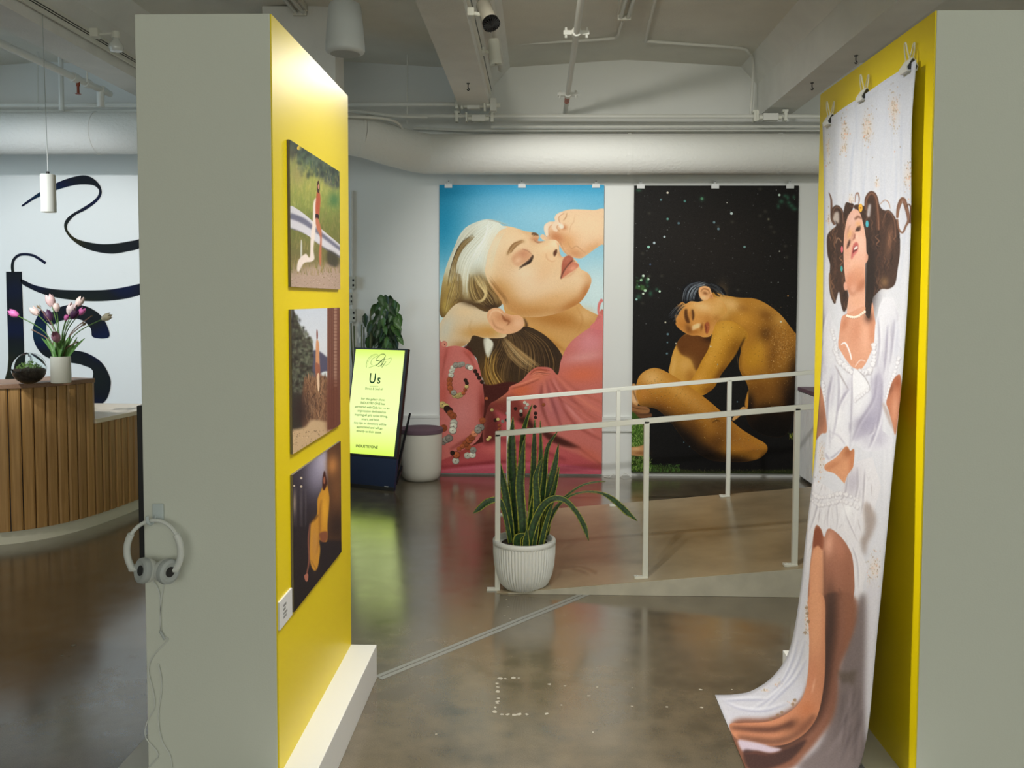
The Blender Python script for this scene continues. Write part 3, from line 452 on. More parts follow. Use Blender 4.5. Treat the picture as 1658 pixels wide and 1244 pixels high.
    # face, tipped back
    face = [(345, 265), (380, 228), (415, 235), (440, 290), (460, 380), (472, 450), (475, 540), (487, 575), (482, 610), (468, 630), (466, 700), (465, 800), (464, 960), (445, 1000), (345, 1040), (330, 990), (340, 900), (345, 860), (325, 800), (312, 700), (305, 600), (305, 480), (312, 400), (325, 320)]
    c.fill(face, (214, 164, 142)); c.clip = c.mask(face, 1.5)
    c.blob(385, 300, 60, 70, (214, 172, 158), .9); c.blob(430, 480, 40, 90, (230, 186, 166), .8); c.blob(330, 560, 30, 110, (206, 152, 126), .6); c.blob(390, 640, 60, 50, (226, 180, 156), .8); c.blob(350, 760, 40, 90, (196, 128, 98), .8, 20); c.blob(425, 760, 50, 90, (192, 124, 92), .8); c.blob(420, 700, 40, 60, (206, 146, 116), .7)
    c.fill([(325, 790), (345, 850), (380, 880), (400, 850), (440, 830), (468, 800), (466, 740), (420, 780), (380, 850)], (158, 96, 68), .55, 10); c.blob(400, 920, 60, 60, (214, 160, 130), .8); c.blob(330, 420, 22, 60, (198, 148, 126), .8)
    c.fill([(385, 295), (410, 272), (435, 285), (438, 300), (415, 290), (395, 305)], (116, 74, 58), .8, 3); c.fill([(395, 385), (405, 360), (428, 345), (432, 370), (420, 388)], (50, 30, 26), .95, 3); c.blob(415, 335, 22, 24, (216, 160, 110), .8, -40); c.stroke([(390, 392), (405, 385), (432, 380)], [3, 5, 3], (80, 46, 36), .8, 2)
    c.fill([(328, 522), (335, 480), (350, 450), (355, 470), (345, 500)], (60, 36, 30), .95, 3); c.blob(350, 410, 16, 34, (214, 164, 106), .7, 20); c.stroke([(335, 400), (345, 360), (358, 345)], [3, 6, 3], (140, 96, 76), .6, 3)
    c.fill([(365, 465), (378, 440), (388, 405), (395, 430), (390, 445), (378, 450)], (112, 56, 44), .85, 4); c.blob(402, 430, 14, 26, (236, 190, 170), .7, 10); c.blob(372, 420, 10, 40, (184, 128, 106), .6, 14)
    c.fill([(362, 600), (366, 540), (378, 490), (400, 470), (415, 490), (410, 530), (385, 565)], (178, 88, 86), .95, 3); c.fill([(372, 555), (380, 515), (400, 498), (412, 515), (400, 535), (382, 545)], (96, 34, 36), .95, 2); c.fill([(380, 530), (388, 508), (406, 500), (410, 515), (395, 525)], (230, 216, 210), .95, 1); c.stroke([(365, 595), (385, 560), (412, 535)], [4, 12, 8], (204, 122, 118), .9, 3)
    c.clip = None
    c.fill([(472, 560), (486, 565), (484, 605), (470, 625)], (206, 150, 128), 1, 2); c.fill([(305, 790), (318, 765), (332, 800), (328, 830), (310, 825)], (206, 150, 128), 1, 2)
    # chest
    chest = [(345, 1000), (300, 1020), (285, 1060), (270, 1180), (260, 1260), (280, 1420), (440, 1560), (520, 1560), (560, 1500), (600, 1250), (545, 1080), (520, 920), (500, 1040), (465, 1010), (460, 950)]
    c.fill(chest, (208, 150, 122)); c.clip = c.mask(chest, 1); c.blob(400, 1130, 40, 90, (196, 132, 102), .7, 10); c.blob(470, 1180, 40, 140, (222, 168, 140), .8); c.blob(310, 1080, 26, 60, (186, 120, 90), .8, 20); c.blob(520, 1130, 30, 130, (192, 128, 98), .7); c.blob(480, 1420, 70, 90, (206, 148, 118), .8); c.blob(490, 1030, 30, 40, (60, 34, 26), .8); c.clip = None
    for k in range(11):
        x, y = 332+k*13, 1020+24*math.sin(k/10*math.pi)-k*3; c.dot(x, y+4, 10, (170, 120, 96), .7); c.dot(x, y, 9.5, (236, 222, 206))
    c.dot(432, 215, 15, (226, 170, 62), 1, 32); c.dot(480, 335, 11, (70, 166, 182), 1, 26); c.dot(290, 670, 8, (60, 150, 146), 1, 22); c.dot(292, 525, 8, (196, 96, 104), 1, 26); c.dot(432, 215, 6, (160, 104, 30))
    # blouse
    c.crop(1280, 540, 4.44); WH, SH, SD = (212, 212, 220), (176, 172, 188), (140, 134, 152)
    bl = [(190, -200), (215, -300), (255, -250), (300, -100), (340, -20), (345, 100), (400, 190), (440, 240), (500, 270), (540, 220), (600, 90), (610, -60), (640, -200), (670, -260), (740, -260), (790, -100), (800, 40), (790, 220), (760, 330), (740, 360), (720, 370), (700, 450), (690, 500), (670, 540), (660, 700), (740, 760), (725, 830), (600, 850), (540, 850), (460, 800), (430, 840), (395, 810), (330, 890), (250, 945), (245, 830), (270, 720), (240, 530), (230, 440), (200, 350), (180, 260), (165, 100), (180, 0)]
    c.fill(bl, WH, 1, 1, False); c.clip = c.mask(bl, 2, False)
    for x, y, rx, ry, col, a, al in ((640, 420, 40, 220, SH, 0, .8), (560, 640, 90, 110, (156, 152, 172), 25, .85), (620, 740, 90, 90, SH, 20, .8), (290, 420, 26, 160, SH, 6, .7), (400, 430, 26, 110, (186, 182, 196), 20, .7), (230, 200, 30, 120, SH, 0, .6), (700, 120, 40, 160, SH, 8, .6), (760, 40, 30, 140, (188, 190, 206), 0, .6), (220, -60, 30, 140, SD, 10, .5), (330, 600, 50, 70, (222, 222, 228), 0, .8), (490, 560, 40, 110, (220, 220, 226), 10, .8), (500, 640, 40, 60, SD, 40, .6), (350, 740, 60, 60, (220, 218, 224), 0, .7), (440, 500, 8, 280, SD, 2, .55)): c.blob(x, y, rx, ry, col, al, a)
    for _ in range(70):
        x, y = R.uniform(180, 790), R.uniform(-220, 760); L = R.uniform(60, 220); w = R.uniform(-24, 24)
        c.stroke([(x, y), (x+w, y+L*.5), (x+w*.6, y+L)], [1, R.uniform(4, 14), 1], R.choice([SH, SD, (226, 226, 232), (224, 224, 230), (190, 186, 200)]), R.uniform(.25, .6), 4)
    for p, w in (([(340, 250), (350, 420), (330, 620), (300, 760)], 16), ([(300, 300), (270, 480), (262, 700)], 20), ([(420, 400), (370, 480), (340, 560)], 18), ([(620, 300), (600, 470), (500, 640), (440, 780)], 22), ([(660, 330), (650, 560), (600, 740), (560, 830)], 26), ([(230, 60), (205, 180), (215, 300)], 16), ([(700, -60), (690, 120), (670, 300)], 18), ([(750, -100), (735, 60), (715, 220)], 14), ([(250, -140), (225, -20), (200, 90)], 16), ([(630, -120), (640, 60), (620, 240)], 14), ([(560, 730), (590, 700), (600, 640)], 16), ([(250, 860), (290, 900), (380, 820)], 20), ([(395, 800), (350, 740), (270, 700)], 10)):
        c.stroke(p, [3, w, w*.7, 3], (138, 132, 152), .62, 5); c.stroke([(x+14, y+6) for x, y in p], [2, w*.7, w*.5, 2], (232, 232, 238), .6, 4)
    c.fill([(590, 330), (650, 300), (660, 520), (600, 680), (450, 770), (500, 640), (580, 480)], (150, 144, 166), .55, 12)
    c.clip = None
    def frill(path, w, n, col=(228, 228, 234), sh=(158, 152, 160)):
        q = crom(path, False, 8)
        for i in np.linspace(0, len(q)-1, n).astype(int):
            x, y = q[i]; r = w*R.uniform(.6, 1.1); c.fill([(x-r, y-r*.4), (x-r*.2, y-r), (x+r, y-r*.3), (x+r*.5, y+r), (x-r*.5, y+r*.8)], sh, .5, 3); c.fill([(x-r*.9, y-r*.6), (x, y-r), (x+r*.8, y-r*.4), (x+r*.2, y+r*.7), (x-r*.6, y+r*.5)], col, .85, 1.5, False)
    frill([(325, 120), (350, 200), (400, 240), (440, 280)], 26, 12); frill([(600, 90), (600, 200), (560, 280), (500, 270)], 26, 12); frill([(185, 200), (200, 290), (235, 380), (240, 480)], 18, 14); frill([(780, 180), (750, 290), (715, 380), (690, 470)], 18, 14); frill([(300, -20), (320, 60), (330, 120)], 16, 8)
    c.stroke([(320, 230), (370, 320), (415, 400)], [4, 9, 5], (128, 118, 124), .7, 3); c.stroke([(365, 80), (395, 70), (425, 130), (440, 190)], [8, 12, 10, 8], (232, 230, 234), 1, 1); c.stroke([(465, 240), (500, 195), (540, 200)], [5, 8, 4], (232, 216, 212), .8, 2)
    c.fill([(450, 290), (480, 260), (560, 370), (560, 410), (500, 450), (465, 500), (450, 420)], (222, 222, 228), 1, 2); frill([(565, 400), (520, 440), (480, 470), (465, 490)], 14, 9); c.stroke([(480, 260), (530, 310), (565, 370), (570, 410)], [3, 6, 3], (140, 132, 136), .7, 2)
    # arms beside the blouse
    la = [(170, 270), (195, 330), (225, 410), (245, 520), (262, 700), (225, 720), (190, 760), (165, 800), (140, 840), (148, 700), (155, 520), (160, 380)]
    c.fill(la, (190, 128, 98), 1, 1); c.clip = c.mask(la, 1); c.blob(180, 480, 20, 160, (214, 154, 124), .8, -4); c.blob(220, 620, 40, 120, (132, 88, 68), .85, 6); c.blob(180, 780, 40, 60, (150, 112, 92), .8); c.clip = None
    ra = [(750, 320), (790, 300), (795, 420), (775, 600), (755, 730), (735, 660), (705, 550), (690, 500), (705, 440), (725, 370)]
    c.fill(ra, (178, 112, 82), 1, 1); c.clip = c.mask(ra, 1); c.blob(750, 540, 26, 120, (206, 146, 116), .8, 4); c.blob(770, 350, 26, 50, (150, 80, 50), .8); c.blob(720, 400, 20, 50, (120, 70, 48), .7, 20); c.clip = None
    c.stroke([(665, 500), (690, 560), (720, 640), (745, 700)], [10, 26, 20, 6], (160, 138, 130), .7, 6)
    # midriff
    belly = [(400, 812), (430, 845), (458, 835), (455, 930), (430, 1080), (420, 1110), (380, 1070), (320, 1010), (255, 985), (250, 945), (330, 890)]
    c.fill(belly, (202, 142, 104), 1, 1); c.clip = c.mask(belly, 1); c.blob(420, 850, 40, 50, (146, 84, 50), .8, 30); c.blob(440, 940, 20, 120, (180, 112, 74), .8, 4); c.blob(300, 950, 70, 20, (170, 104, 70), .6, -30); c.clip = None
    # skirt and legs
    c.crop(1260, 800, 4.977)
    sk = [(255, -60), (300, -100), (380, -70), (440, -20), (500, 20), (560, -150), (640, -260), (760, -300), (830, -60), (760, 190), (700, 130), (705, 230), (680, 330), (655, 400), (720, 600), (690, 720), (665, 900), (655, 1000), (640, 960), (615, 700), (600, 540), (550, 400), (480, 310), (410, 285), (370, 330), (330, 265), (290, 300), (270, 440), (250, 620), (225, 700), (235, 400), (240, 200)]
    c.fill(sk, (208, 206, 212), 1, 2, False); c.clip = c.mask(sk, 2, False)
    for _ in range(110):
        x, y = R.uniform(230, 760), R.uniform(-260, 420); L = R.uniform(40, 170); w = R.uniform(-40, 30)
        c.stroke([(x, y), (x+w*.4, y+L*.5), (x+w, y+L)], [1, R.uniform(3, 10), 1], R.choice([(176, 172, 180), (228, 228, 232), (226, 222, 226), (156, 148, 154)]), R.uniform(.3, .7), 2)
    for p, w in (([(560, -160), (540, 0), (470, 90)], 16), ([(640, -220), (640, -40), (600, 90)], 20), ([(700, -200), (690, -20), (680, 120)], 16), ([(330, 40), (300, 160), (255, 300)], 14), ([(420, 60), (400, 180), (400, 270)], 10), ([(520, 60), (560, 200), (640, 380)], 14), ([(470, 80), (480, 200), (470, 290)], 9), ([(600, 430), (640, 560), (650, 760)], 12)): c.stroke(p, [2, w, w*.7, 2], (146, 140, 150), .6, 4); c.stroke([(x+12, y+4) for x, y in p], [2, w*.6, 2], (232, 230, 234), .6, 3)
    c.blob(600, -90, 60, 120, (168, 162, 176), .7, 10); c.blob(560, 120, 50, 90, (226, 226, 230), .8, 30); c.clip = None
    for y0 in (30, -30): frill([(260, y0+10), (330, y0+60), (420, y0+50), (520, y0+30), (640, y0+80)], 20, 20, (222, 220, 224))
    c.fill([(690, 110), (720, 70), (790, 190), (760, 320), (720, 400), (700, 500), (665, 380), (700, 300)], (126, 106, 94), .6, 14)
    c.fill([(250, 850), (620, 850), (610, 980), (250, 1010)], (110, 70, 54), .0, 2)
    legs = [(300, 265), (345, 280), (370, 350), (400, 285), (440, 290), (500, 340), (560, 420), (600, 520), (615, 700), (612, 800), (585, 905), (500, 930), (400, 905), (250, 900), (255, 640), (270, 480)]
    c.fill(legs, (150, 98, 76), 1, 1); c.clip = c.mask(legs, 1)
    c.fill([(285, 440), (300, 420), (340, 420), (365, 470), (372, 700), (375, 1000), (380, 1300), (240, 1300), (250, 900), (258, 600)], (208, 146, 110), 1, 6); c.blob(310, 900, 36, 400, (216, 154, 116), .7); c.fill([(290, 300), (330, 270), (365, 350), (360, 450), (320, 415), (285, 435)], (126, 64, 40), .95, 5)
    c.blob(415, 400, 44, 110, (222, 166, 142), .85, 8); c.blob(500, 440, 60, 130, (176, 116, 92), .8, -20); c.blob(560, 620, 50, 200, (140, 88, 66), .7); c.blob(440, 640, 60, 120, (160, 104, 82), .7); c.blob(420, 960, 50, 220, (62, 38, 30), .9); c.blob(500, 900, 26, 200, (142, 92, 72), .7); c.stroke([(490, 760), (525, 860), (520, 1000), (505, 1200)], [4, 12, 14, 10], (64, 38, 28), .7, 6); c.blob(570, 1000, 50, 200, (116, 74, 54), .8); c.stroke([(372, 460), (374, 800), (380, 1240)], [8, 14, 18], (90, 54, 40), .6, 7)
    c.clip = None
    # lower run of the cloth, curving out over the floor
    c.crop(1150, 980, 4.481)
    c.fill([(1120, -40), (1240, -40), (1170, 1200), (1090, 1200)], (196, 194, 202), 1, 10); c.fill([(1060, 0), (1130, -40), (1120, 600), (1125, 900), (1130, 1200), (640, 1200), (800, 1000), (900, 700), (960, 350)], (112, 100, 100), 1, 18)
    dark = [(820, -60), (1040, -60), (1060, 100), (1000, 300), (940, 460), (920, 700), (880, 840), (800, 960), (700, 1080), (560, 1200), (240, 1200), (150, 860), (420, 820), (600, 740), (700, 600), (760, 300)]
    c.fill(dark, (126, 80, 60), 1, 14); c.clip = c.mask(dark, 6)
    c.blob(872, 120, 56, 420, (60, 37, 30), .95, 2); c.blob(1000, 40, 50, 330, (134, 86, 64), .9); c.stroke([(950, -40), (960, 150), (920, 400), (890, 650), (830, 830), (700, 980)], [16, 26, 30, 40, 40, 30], (132, 88, 72), .7, 12); c.stroke([(840, 200), (830, 500), (770, 780), (640, 940), (480, 1040)], [30, 60, 80, 80, 50], (50, 30, 26), .85, 20)
    c.clip = None
    leg = [(715, -60), (825, -60), (835, 200), (835, 450), (820, 620), (780, 800), (700, 920), (600, 990), (500, 1020), (350, 1010), (190, 970), (140, 870), (230, 858), (400, 850), (520, 810), (620, 740), (680, 650), (710, 500), (720, 250)]
    c.fill(leg, (190, 126, 92), 1, 2); c.clip = c.mask(leg, 2)
    c.blob(765, 60, 60, 420, (212, 150, 112), 1, 0, 4); c.blob(745, 520, 34, 170, (196, 128, 94), .8, 8); c.stroke([(762, 530), (750, 590), (740, 640)], [3, 10, 3], (232, 190, 166), .7, 4); c.blob(700, 760, 60, 70, (176, 106, 68), .8, 30); c.blob(590, 870, 70, 40, (84, 48, 32), .7, -35); c.stroke([(150, 890), (330, 905), (480, 900), (600, 850)], [20, 40, 44, 20], (66, 36, 26), .8, 12); c.stroke([(200, 960), (350, 985), (500, 990), (640, 930), (760, 800)], [30, 50, 50, 40, 30], (98, 62, 46), .8, 14); c.blob(680, 880, 80, 40, (120, 72, 50), .7, -40); c.clip = None
    c.fill([(200, 985), (260, 985), (380, 1010), (440, 1030), (520, 1050), (440, 1075), (330, 1060), (240, 1065)], (190, 176, 190), 1, 6); c.fill([(240, 1060), (330, 1060), (450, 1080), (560, 1040), (700, 980), (560, 1140), (300, 1200)], (56, 32, 28), .9, 8); c.stroke([(250, 1080), (330, 1075), (420, 1095)], [4, 12, 4], (110, 62, 50), .7, 4)
    for _ in range(26):
        t = R.random(); x, y = 960+150*t, R.uniform(560, 900); c.stroke([(x, y), (x-20, y+130), (x-110*R.random()-30, y+300)], [2, R.uniform(8, 24), 2], R.choice([(140, 128, 130), (84, 74, 76), (62, 52, 54), (128, 116, 120)]), .5, 8)
    c.fill([(925, 480), (1000, 490), (1060, 470), (1050, 540), (1040, 580), (1000, 560), (960, 570)], (74, 62, 50), .55, 12)
    wl = [(660, -40), (720, -40), (715, 100), (720, 250), (700, 500), (680, 620), (640, 690), (560, 760), (460, 800), (300, 850), (150, 860), (120, 760), (60, 650), (380, 650), (480, 590), (560, 450), (600, 280)]
    c.clip = c.mask(wl, 3)
    for p in ([(690, 260), (640, 420), (560, 560), (440, 680), (300, 770)], [(700, 400), (620, 540), (520, 640), (400, 760)], [(640, 250), (600, 400), (520, 560), (420, 640)], [(110, 710), (230, 760), (400, 770), (560, 720)], [(90, 700), (260, 690), (420, 690)]): c.stroke(p, [3, 14, 16, 4], (164, 166, 186), .8, 5); c.stroke([(x-10, y-18) for x, y in p], [3, 16, 16, 3], (222, 223, 232), .7, 6)
    c.blob(640, 650, 50, 60, (196, 198, 212), .6); c.clip = None
    for x, y in ((600, 720), (615, 690), (520, 780), (490, 800), (440, 830), (705, 60), (712, 120), (690, 200), (700, 20)): spray_k = c.o; c.fill([(x-14, y), (x, y-12), (x+12, y-4), (x+4, y+14)], (134, 106, 76), .7, 2)
    c.noise(2.0, .35, 6)
    return c
def paint_snap(k):
    if k == 0:
        c = Canvas(464, 225, 557, 472, 6, 20).crop(430, 200, 3.886); R = c.rnd
        c.fill([(60, 20), (600, 20), (600, 1200), (60, 1200)], lerp_y([(230, (58, 66, 58)), (262, (150, 150, 92)), (300, (158, 160, 84)), (340, (128, 138, 72)), (370, (112, 118, 62)), (420, (118, 110, 72)), (440, (160, 140, 116))]), 1, 0, False)
        c.blob(190, 190, 60, 40, (66, 66, 58), .9); c.fill([(200, 130), (480, 200), (480, 400), (400, 380), (330, 330), (260, 260), (200, 180)], (52, 62, 60), 1, 10); c.blob(250, 230, 50, 44, (88, 122, 78), .8); c.dot(210, 155, 14, (226, 190, 60)); c.blob(400, 370, 70, 30, (86, 92, 90), .6, 40)
        for _ in range(700):
            x, y = R.uniform(150, 480), R.uniform(230, 800); c.stroke([(x, y), (x+R.uniform(-10, 10), y-R.uniform(20, 60))], [5, 2], R.choice([(196, 186, 96), (150, 160, 70), (110, 140, 70), (176, 170, 104), (206, 196, 120)] if y < 560 else [(140, 130, 76), (96, 100, 56), (170, 150, 100)]), .4, 2, 2)
        for _ in range(160):
            x, y = R.uniform(200, 480), R.uniform(160, 330)+R.uniform(0, 60); c.blob(x, y-40, 10, 14, R.choice([(44, 54, 50), (70, 88, 70), (96, 110, 92)]), .6)
        c.blob(430, 480, 40, 50, (66, 112, 72), .8); c.blob(200, 330, 40, 60, (160, 146, 96), .6)
        rail = [(150, 525), (200, 540), (260, 585), (310, 630), (380, 690), (480, 780), (480, 850), (400, 810), (330, 760), (270, 710), (210, 680), (150, 650)]
        c.fill(rail, (206, 204, 212), 1, 1); c.clip = c.mask(rail, 1); c.stroke([(150, 580), (230, 610), (300, 660), (390, 730), (480, 800)], [36, 36, 26, 22, 18], (112, 112, 132), 1, 4); c.stroke([(150, 665), (230, 695), (330, 765), (480, 850)], [16, 14, 12, 10], (60, 58, 60), .9, 4); c.clip = None
        c.fill([(150, 960), (250, 920), (350, 890), (480, 900), (560, 960), (560, 1180), (60, 1180), (60, 980)], (176, 152, 138), .95, 16)
        for _ in range(300): c.dot(R.uniform(150, 480), R.uniform(940, 1060), R.uniform(1, 3.5), R.choice([(206, 186, 172), (146, 124, 112), (190, 160, 140), (120, 110, 70)]), .6)
        for _ in range(120): x, y = R.uniform(160, 480), R.uniform(860, 960); c.stroke([(x, y), (x+R.uniform(-12, 12), y-40)], [5, 1], R.choice([(130, 120, 66), (100, 104, 52), (160, 140, 90)]), .6, 1, 2)
        c.fill([(220, 740), (228, 745), (228, 840), (218, 840)], (190, 190, 180)); c.fill([(390, 800), (450, 830), (450, 900), (390, 880)], (60, 58, 52), .8, 6)
        c.fill([(300, 500), (318, 470), (320, 560), (312, 680), (300, 790), (306, 850), (285, 870), (240, 880), (210, 930), (196, 920), (206, 860), (250, 820), (276, 840), (282, 720), (296, 600)], (228, 214, 206), 1, 2)
        c.fill([(316, 475), (322, 430), (330, 415), (340, 440), (344, 480), (338, 560), (332, 590), (316, 590), (312, 530)], (176, 88, 62), 1, 2); c.fill([(313, 570), (332, 575), (330, 605), (314, 600)], (52, 30, 34)); c.fill([(314, 600), (330, 600), (345, 650), (352, 700), (348, 880), (340, 890), (334, 820), (342, 720), (320, 660)], (186, 112, 84), 1, 2)
        c.fill([(322, 420), (324, 375), (331, 360), (339, 390), (338, 420), (332, 440)], (70, 44, 36)); c.dot(332, 398, 5, (196, 140, 116), 1, 16)
    elif k == 1:
        c = Canvas(464, 490, 557, 740, 6, 21).crop(430, 480, 4.443); R = c.rnd
        c.fill([(60, 20), (700, 20), (700, 1300), (60, 1300)], lerp_y([(490, (196, 204, 218)), (560, (210, 214, 222)), (600, (206, 208, 212))]), 1, 0, False)
        c.fill([(330, 410), (380, 395), (430, 430), (450, 460), (450, 620), (320, 620)], (84, 82, 104), 1, 4); c.fill([(390, 560), (450, 545), (450, 640), (400, 650)], (206, 214, 216), 1, 3)
        c.fill([(185, 90), (205, 110), (240, 200), (262, 250), (290, 300), (320, 290), (335, 350), (340, 440), (330, 560), (300, 640), (280, 960), (185, 960)], (58, 56, 50), 1, 4)
        for _ in range(500):
            x, y = R.uniform(186, 335), R.uniform(140, 700)
            if x < 200+(y-100)*.6: c.blob(x, y, R.uniform(4, 14), R.uniform(5, 16), R.choice([(34, 36, 34), (84, 88, 74), (104, 112, 92), (58, 52, 48), (120, 124, 106)]), .6)
        c.fill([(270, 640), (330, 590), (450, 600), (450, 930), (270, 960)], (120, 86, 66), 1, 6)
        for _ in range(800):
            x, y = R.uniform(280, 450), R.uniform(590, 900); c.stroke([(x, y), (x+R.uniform(-14, 14), y-R.uniform(20, 60))], [6, 1], R.choice([(150, 112, 84), (112, 78, 58), (178, 140, 106), (74, 54, 46), (134, 104, 80)]), .6, 1, 2)
        c.blob(250, 830, 60, 130, (52, 40, 40), .9); c.fill([(180, 960), (280, 940), (330, 890), (440, 900), (640, 920), (700, 1250), (60, 1250), (60, 960)], (198, 168, 132), 1, 8)
        for _ in range(120): c.dot(R.uniform(190, 450), R.uniform(960, 1120), R.uniform(1.5, 5), R.choice([(150, 120, 90), (220, 194, 160), (110, 86, 66)]), .6)
        c.fill([(442, 20), (640, 20), (640, 940), (442, 960)], (126, 84, 72), 1, 1, False)
        for x in (456, 470, 487, 512, 526): c.stroke([(x, 60), (x+R.uniform(-2, 4), 500), (x, 950)], R.uniform(3, 9), R.choice([(92, 54, 46), (160, 122, 106), (78, 46, 40)]), .7, 2)
        for y in range(80, 640, 24): c.fill([(489, y), (512, y), (512, y+18), (489, y+18)], (176, 142, 124), .7, 1, False)
        c.fill([(440, 640), (520, 620), (520, 940), (440, 960)], (104, 58, 46), .6, 16)
        c.fill([(362, 330), (370, 312), (382, 340), (386, 440), (388, 540), (380, 600), (360, 560), (358, 440)], (206, 146, 106), 1, 2); c.fill([(356, 480), (388, 500), (388, 580), (362, 570)], (150, 90, 72), .9, 3); c.fill([(366, 310), (364, 260), (368, 235), (374, 260), (374, 300)], (120, 66, 60), 1, 1); c.fill([(368, 570), (384, 560), (384, 680), (372, 660)], (220, 190, 160), 1, 1)
    else:
        c = Canvas(466, 705, 560, 998, 6, 22).crop(430, 700, 3.659); R = c.rnd
        c.fill([(60, 0), (600, 0), (600, 1300), (60, 1300)], lerp_y([(720, (70, 62, 72)), (780, (58, 52, 62)), (860, (44, 38, 44)), (980, (40, 34, 36))]), 1, 0, False)
        c.blob(330, 190, 60, 120, (206, 200, 220), .95, 10); c.blob(300, 250, 70, 130, (140, 134, 158), .6); c.fill([(360, 0), (600, 0), (600, 640), (370, 640)], (92, 62, 46), 1, 6, False); c.blob(398, 200, 34, 60, (206, 140, 80), .95); c.blob(420, 330, 40, 120, (126, 84, 54), .8); c.blob(420, 560, 60, 90, (52, 38, 36), .9)
        for x, y, r in ((210, 272, 7), (210, 322, 7), (168, 318, 6)): c.dot(x, y, r, (206, 190, 170))
        for x in (168, 180, 206, 214, 236): c.stroke([(x, 330), (x, 420), (x, 560)], [3, 8, 3], (112, 104, 110), .5, 3)
        c.blob(170, 420, 8, 60, (206, 180, 150), .6)
        for _ in range(60): x, y = R.uniform(165, 440), R.uniform(560, 1000); c.stroke([(x, y), (x+40, y-36)], [1, 4, 1], R.choice([(70, 56, 56), (30, 26, 28)]), .5, 2, 2)
        c.fill([(330, 340), (345, 300), (362, 310), (376, 380), (374, 450), (366, 540), (364, 640), (340, 650), (316, 640), (322, 700), (310, 790), (292, 822), (272, 800), (260, 740), (262, 620), (268, 540), (290, 510), (304, 480), (306, 400)], (206, 146, 52), 1, 2); c.blob(350, 460, 16, 90, (236, 176, 60), .8); c.stroke([(330, 400), (320, 480), (318, 600), (300, 720)], [4, 14, 12, 6], (156, 100, 44), .7, 4); c.blob(290, 660, 20, 110, (196, 140, 80), .7)
        c.fill([(336, 330), (336, 270), (348, 228), (358, 270), (362, 310), (346, 345)], (70, 38, 34), 1, 1); c.dot(346, 285, 6, (156, 96, 76), 1, 22)
        c.fill([(318, 600), (362, 590), (362, 640), (330, 650)], (130, 76, 60), .9, 3); c.stroke([(262, 540), (252, 640), (256, 760), (238, 860)], [6, 10, 9, 8], (150, 92, 76), .9, 2); c.fill([(228, 850), (250, 840), (248, 880), (236, 882)], (176, 110, 92)); c.stroke([(268, 760), (300, 816)], [3, 5], (120, 80, 50), .6, 2); c.stroke([(262, 540), (290, 515), (310, 490)], [6, 14, 8], (96, 60, 36), .7, 3)
    c.noise(2.0, .25, 30+k)
    return c
# ---------------------------------------------------------------- mesh helpers
def BM(): return bmesh.new()
def bx(b, lo, hi, mat=None):
    r = bmesh.ops.create_cube(b, size=1); lo, hi = Vector(lo), Vector(hi)
    m = Matrix.Translation((lo+hi)/2) @ Matrix.Diagonal((*(hi-lo), 1))
    bmesh.ops.transform(b, matrix=(mat @ m) if mat else m, verts=r['verts']); return r['verts']
def frames(pts):
    pts = [Vector(p) for p in pts]; T = []
    for i in range(len(pts)): T.append((pts[min(i+1, len(pts)-1)]-pts[max(i-1, 0)]).normalized())
    n = Vector((0, 0, 1)) if abs(T[0].z) < .9 else Vector((1, 0, 0)); out = []
    for t in T: n = (n-t*n.dot(t)).normalized(); out.append((n, t.cross(n)))
    return pts, out
def tube(b, pts, r, n=10, cap=True):
    pts, fr = frames(pts); rs = r if hasattr(r, '__len__') else [r]*len(pts); rings = []
    for p, (u, v), q in zip(pts, fr, rs): rings.append([b.verts.new(p+(u*math.cos(2*math.pi*k/n)+v*math.sin(2*math.pi*k/n))*q) for k in range(n)])
    for a, c in zip(rings, rings[1:]):
        for k in range(n): b.faces.new((a[k], a[(k+1) % n], c[(k+1) % n], c[k]))
    if cap: b.faces.new(rings[0][::-1]); b.faces.new(rings[-1])
def lathe(b, prof, n=48, flute=0, depth=0, mat=None):
    rings = []
    for r, z in prof:
        ring = []
        for k in range(n):
            a = 2*math.pi*k/n; q = r-(depth*(.5+.5*math.cos(a*flute)) if flute else 0)
            p = Vector((q*math.cos(a), q*math.sin(a), z)); ring.append(b.verts.new(mat @ p if mat else p))
        rings.append(ring)
    for a, c in zip(rings, rings[1:]):
        for k in range(n): b.faces.new((a[k], a[(k+1) % n], c[(k+1) % n], c[k]))
    b.faces.new(rings[0][::-1]); b.faces.new(rings[-1])
def prism(b, poly, d, fn):
    """poly in 2-D, fn(x, y, t) -> 3-D for t in (0, d)"""
    A = [b.verts.new(fn(x, y, 0)) for x, y in poly]; B = [b.verts.new(fn(x, y, d)) for x, y in poly]; n = len(A)
    b.faces.new(A); b.faces.new(B[::-1])
    for k in range(n): b.faces.new((A[k], B[k], B[(k+1) % n], A[(k+1) % n]))
def smooth(pts, closed=False, n=6):
    P = [Vector(p) for p in pts]; m = len(P); out = []
    for i in range(m if closed else m-1):
        a, c, d, e = (P[i-1], P[i], P[(i+1) % m], P[(i+2) % m]) if closed else (P[max(i-1, 0)], P[i], P[i+1], P[min(i+2, m-1)])
        for k in range(n):
            t = k/n; out.append(.5*(2*c+(d-a)*t+(2*a-5*c+4*d-e)*t*t+(3*c-a-3*d+e)*t**3))
    if not closed: out.append(P[-1])
    return out
